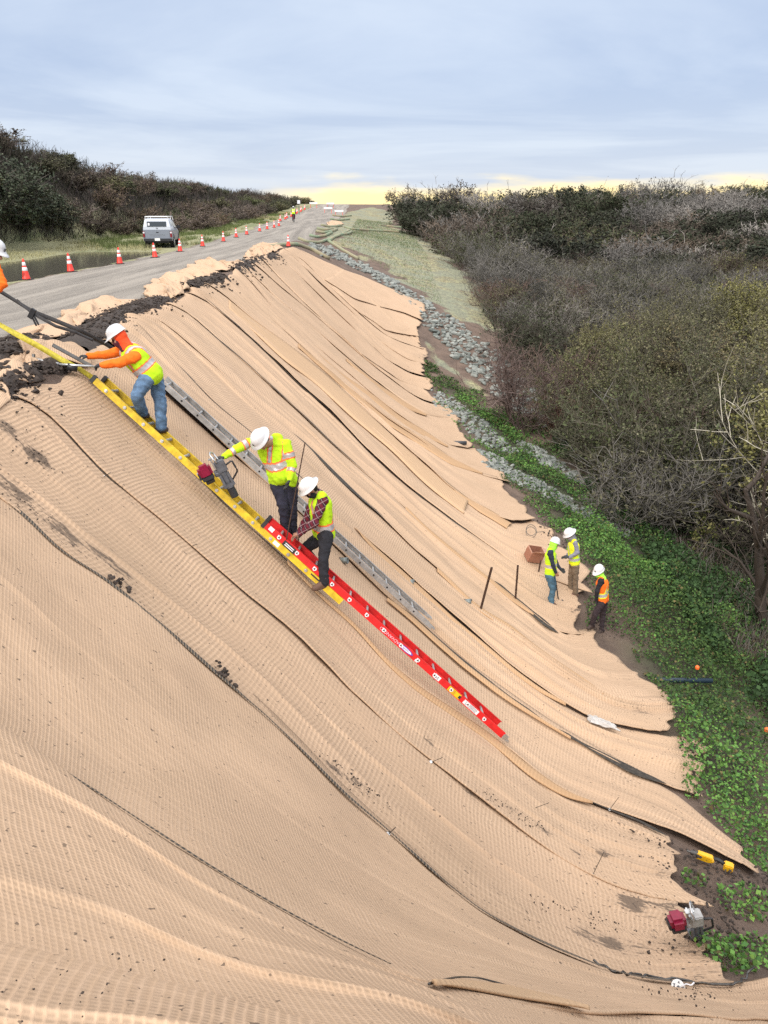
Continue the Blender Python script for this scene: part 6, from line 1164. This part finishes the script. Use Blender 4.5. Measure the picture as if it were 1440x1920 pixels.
_p2 = [o for o in COL.objects if o.name.startswith('person')][-1]; fuse('hood', bm, HV, _p2, .012, 3, .02, 12)
# 3: plaid sleeves, lime vest, bent over the red ladder
J = Jp(8.98, head=(582, 917, -.12), neck=(598, 925, .0), shL=(606, 938, -.14), shR=(592, 930, .18), elL=(590, 980, -.26), wrL=(562, 1000, -.22), hdL=(546, 1004, -.20), elR=(574, 975, .10), wrR=(560, 1004, -.05), hdR=(548, 1008, -.12),
       pel=(607, 1000, .06), hipL=(611, 1008, -.16), hipR=(600, 1008, .14), knL=(606, 1050, -.36), anL=(608, 1092, -.46), toeL=(590, 1103, -.52), knR=(570, 1030, .12), anR=(598, 1064, .30), toeR=(588, 1076, .26))
person('worker with red plaid sleeves bent over the top of the red ladder', J, (-.75, -.35, -.55), (-.35, -.2, .92), .93, W, 'full', HAT, PLAID, vest=(HV, TAPE_O, (.20, .33)), trousers=BLK, boots=BOOT_B, gloves=(False, False), curlL=1.1, curlR=1.1, gaiter=BLK, palm=((0, .3, -1), (0, -.3, -1)), bulk=1.15)
def ground_y(px, py): return G(px, py).y
# 4: blue jeans at the toe, facing right
y4 = ground_y(1036, 1138)
J = Jp(y4, head=(1039, 1021, 0), neck=(1033, 1031, 0), shL=(1036, 1037, .16), shR=(1032, 1036, -.16), elR=(1036, 1057, -.20), wrR=(1042, 1073, -.14), hdR=(1046, 1081, -.12), elL=(1042, 1055, .18), wrL=(1050, 1066, .10), hdL=(1055, 1070, .08),
       pel=(1032, 1075, 0), hipL=(1034, 1080, .10), hipR=(1030, 1080, -.10), knR=(1036, 1104, -.10), anR=(1034, 1130, -.08), toeR=(1046, 1139, -.10), knL=(1038, 1102, .10), anL=(1031, 1126, .14), toeL=(1040, 1132, .12))
person('worker in blue jeans with a lime neck cover beside the cardboard box', J, (.75, .55, -.35), (0, 0, 1), .98, W, 'cap', HAT, NVS, vest=(HV, HVY, (.34, .48)), trousers=DEN2, boots=BOOT_B, gloves=(True, False), hood=LIME_N, gaiter=LIME_N, palm=((0, -1, 0), (0, 1, 0)), curlR=.6)
# 5: grey shirt, khaki trousers, facing left
y5 = ground_y(1074, 1118)
J = Jp(y5, head=(1069, 1003, 0), neck=(1075, 1013, 0), shL=(1078, 1018, -.14), shR=(1074, 1017, .16), elL=(1083, 1036, -.22), wrL=(1068, 1045, -.24), hdL=(1058, 1043, -.22), elR=(1070, 1036, .14), wrR=(1061, 1045, .06), hdR=(1054, 1043, .0),
       pel=(1077, 1055, 0), hipL=(1079, 1060, -.10), hipR=(1074, 1060, .10), knL=(1079, 1085, -.10), anL=(1079, 1112, -.06), toeL=(1069, 1118, -.08), knR=(1070, 1082, .10), anR=(1070, 1106, .12), toeR=(1060, 1110, .10))
person('worker in khaki trousers with a grey hood and grey sleeves', J, (-.85, -.2, -.45), (-.2, 0, 1), .98, W, 'full', HAT, GRY, vest=(HVY, HV, (.20, .32)), trousers=KHK, boots=BOOT_B, hood=GRY, gaiter=GRY, palm=((0, .5, -1), (0, -.5, -1)))
# 6: orange and yellow vest, black clothes
y6 = ground_y(1124, 1186)
J = Jp(y6, head=(1123, 1072, 0), neck=(1129, 1084, 0), shL=(1126, 1090, -.17), shR=(1134, 1088, .17), elL=(1119, 1110, -.22), wrL=(1118, 1126, -.14), hdL=(1117, 1134, -.10), elR=(1136, 1110, .20), wrR=(1128, 1122, .24), hdR=(1122, 1124, .22),
       pel=(1130, 1124, 0), hipL=(1127, 1130, -.10), hipR=(1132, 1130, .10), knL=(1116, 1152, -.14), anL=(1110, 1172, -.06), toeL=(1103, 1178, -.10), knR=(1130, 1156, .10), anR=(1128, 1182, .06), toeR=(1121, 1187, .0))
person('worker in black with an orange and yellow vest standing lowest, in the weeds', J, (-.72, -.6, -.25), (0, 0, 1), .96, W, 'cap', HAT, BLK, vest=(HO, HVY, (.26, .40)), trousers=BRN, boots=BOOT, hood=LIME_N, gaiter=LIME_N, palm=((1, 0, 0), (0, 1, 0)), curlL=.5)
# 7: worker cut by the left edge, pulling on the straps
J = Jp(9.3, head=(-11, 474, .0), neck=(-26, 492, .1), shL=(-8, 502, -.16), shR=(-40, 500, .2), elL=(6, 533, -.24), wrL=(-12, 550, -.22), hdL=(-26, 552, -.2), elR=(-20, 530, .1), wrR=(-26, 545, -.05), hdR=(-36, 550, -.1),
       pel=(-62, 556, .1), hipL=(-58, 560, .0), hipR=(-70, 560, .2), knL=(-40, 610, -.1), anL=(-60, 655, .0), toeL=(-42, 664, -.05), knR=(-75, 610, .2), anR=(-95, 655, .2), toeR=(-80, 664, .2))
person('worker in orange sleeves cut off by the left edge, pulling on the straps', J, (.9, -.2, -.4), (.2, 0, 1), .95, W, 'cap', HAT, HO, vest=(HV, TAPE_O, (.2, .34)), trousers=DEN, hood=None, palm=((0, 0, -1), (0, 0, -1)))
# cyclist far down the road
def bicycle(x, y, z):
    root = empty('bicycle', (x, y, z), R(90), 'dark bicycle ridden along the far road', 'bicycle'); 
    for xx in (-.52, .52):
        bm = bmesh.new(); c = Vector((xx, 0, .34))
        for k in range(24):
            a0, a1 = k*math.pi/12, (k+1)*math.pi/12; addcyl(bm, c+Vector((math.cos(a0)*.33, 0, math.sin(a0)*.33)), c+Vector((math.cos(a1)*.33, 0, math.sin(a1)*.33)), .022, seg=6)
        wh = bm_obj('wheel', bm, M_RUB, root); bm = bmesh.new()
        for k in range(8): addcyl(bm, c, c+Vector((math.cos(k*math.pi/4)*.32, 0, math.sin(k*math.pi/4)*.32)), .004, seg=4)
        bm_obj('spokes', bm, M_STEEL, wh)
    bm = bmesh.new()
    for a, b in [((-.52, 0, .34), (-.12, 0, .80)), ((-.12, 0, .80), (.40, 0, .86)), ((.40, 0, .86), (-.02, 0, .32)), ((-.02, 0, .32), (-.52, 0, .34)), ((-.02, 0, .32), (-.14, 0, .86)), ((.40, 0, .90), (.52, 0, .34))]: addcyl(bm, a, b, .018, seg=8)
    bm_obj('frame', bm, M_CHERRY, root); bm = bmesh.new(); addcyl(bm, (.38, -.28, 1.02), (.38, .28, 1.02), .014); addcyl(bm, (.40, 0, .88), (.38, 0, 1.02), .014); bm_obj('handlebar', bm, M_BLK, root); bm = bmesh.new(); addbox(bm, (-.16, 0, .90), (.24, .12, .05)); bm_obj('saddle', bm, M_BLK, root, bevel=.015)
gx_, gy_ = -10.9, 96.0; gz_ = zat(gx_, gy_); bicycle(gx_, gy_, gz_)
B = lambda x, y, z: Vector((gx_+x, gy_+y, gz_+z))
J = dict(head=B(0, .18, 1.62), neck=B(0, .10, 1.46), shL=B(-.18, .08, 1.40), shR=B(.18, .08, 1.40), elL=B(-.24, .20, 1.18), elR=B(.24, .20, 1.18), wrL=B(-.24, .36, 1.05), wrR=B(.24, .36, 1.05), hdL=B(-.24, .44, 1.02), hdR=B(.24, .44, 1.02), pel=B(0, -.16, .98), hipL=B(-.1, -.14, .96), hipR=B(.1, -.14, .96), knL=B(-.12, .18, .72), knR=B(.12, .22, .82), anL=B(-.12, -.02, .26), anR=B(.12, .08, .46), toeL=B(-.12, .10, .20), toeR=B(.12, .20, .40))
person('cyclist in a lime vest and dark clothes riding away down the far road', J, (0, 1, -.1), (0, 0, 1), 1.0, None, 'cap', HAT, BLK, vest=(HV, HVY, (.3, .45)), trousers=BLK)
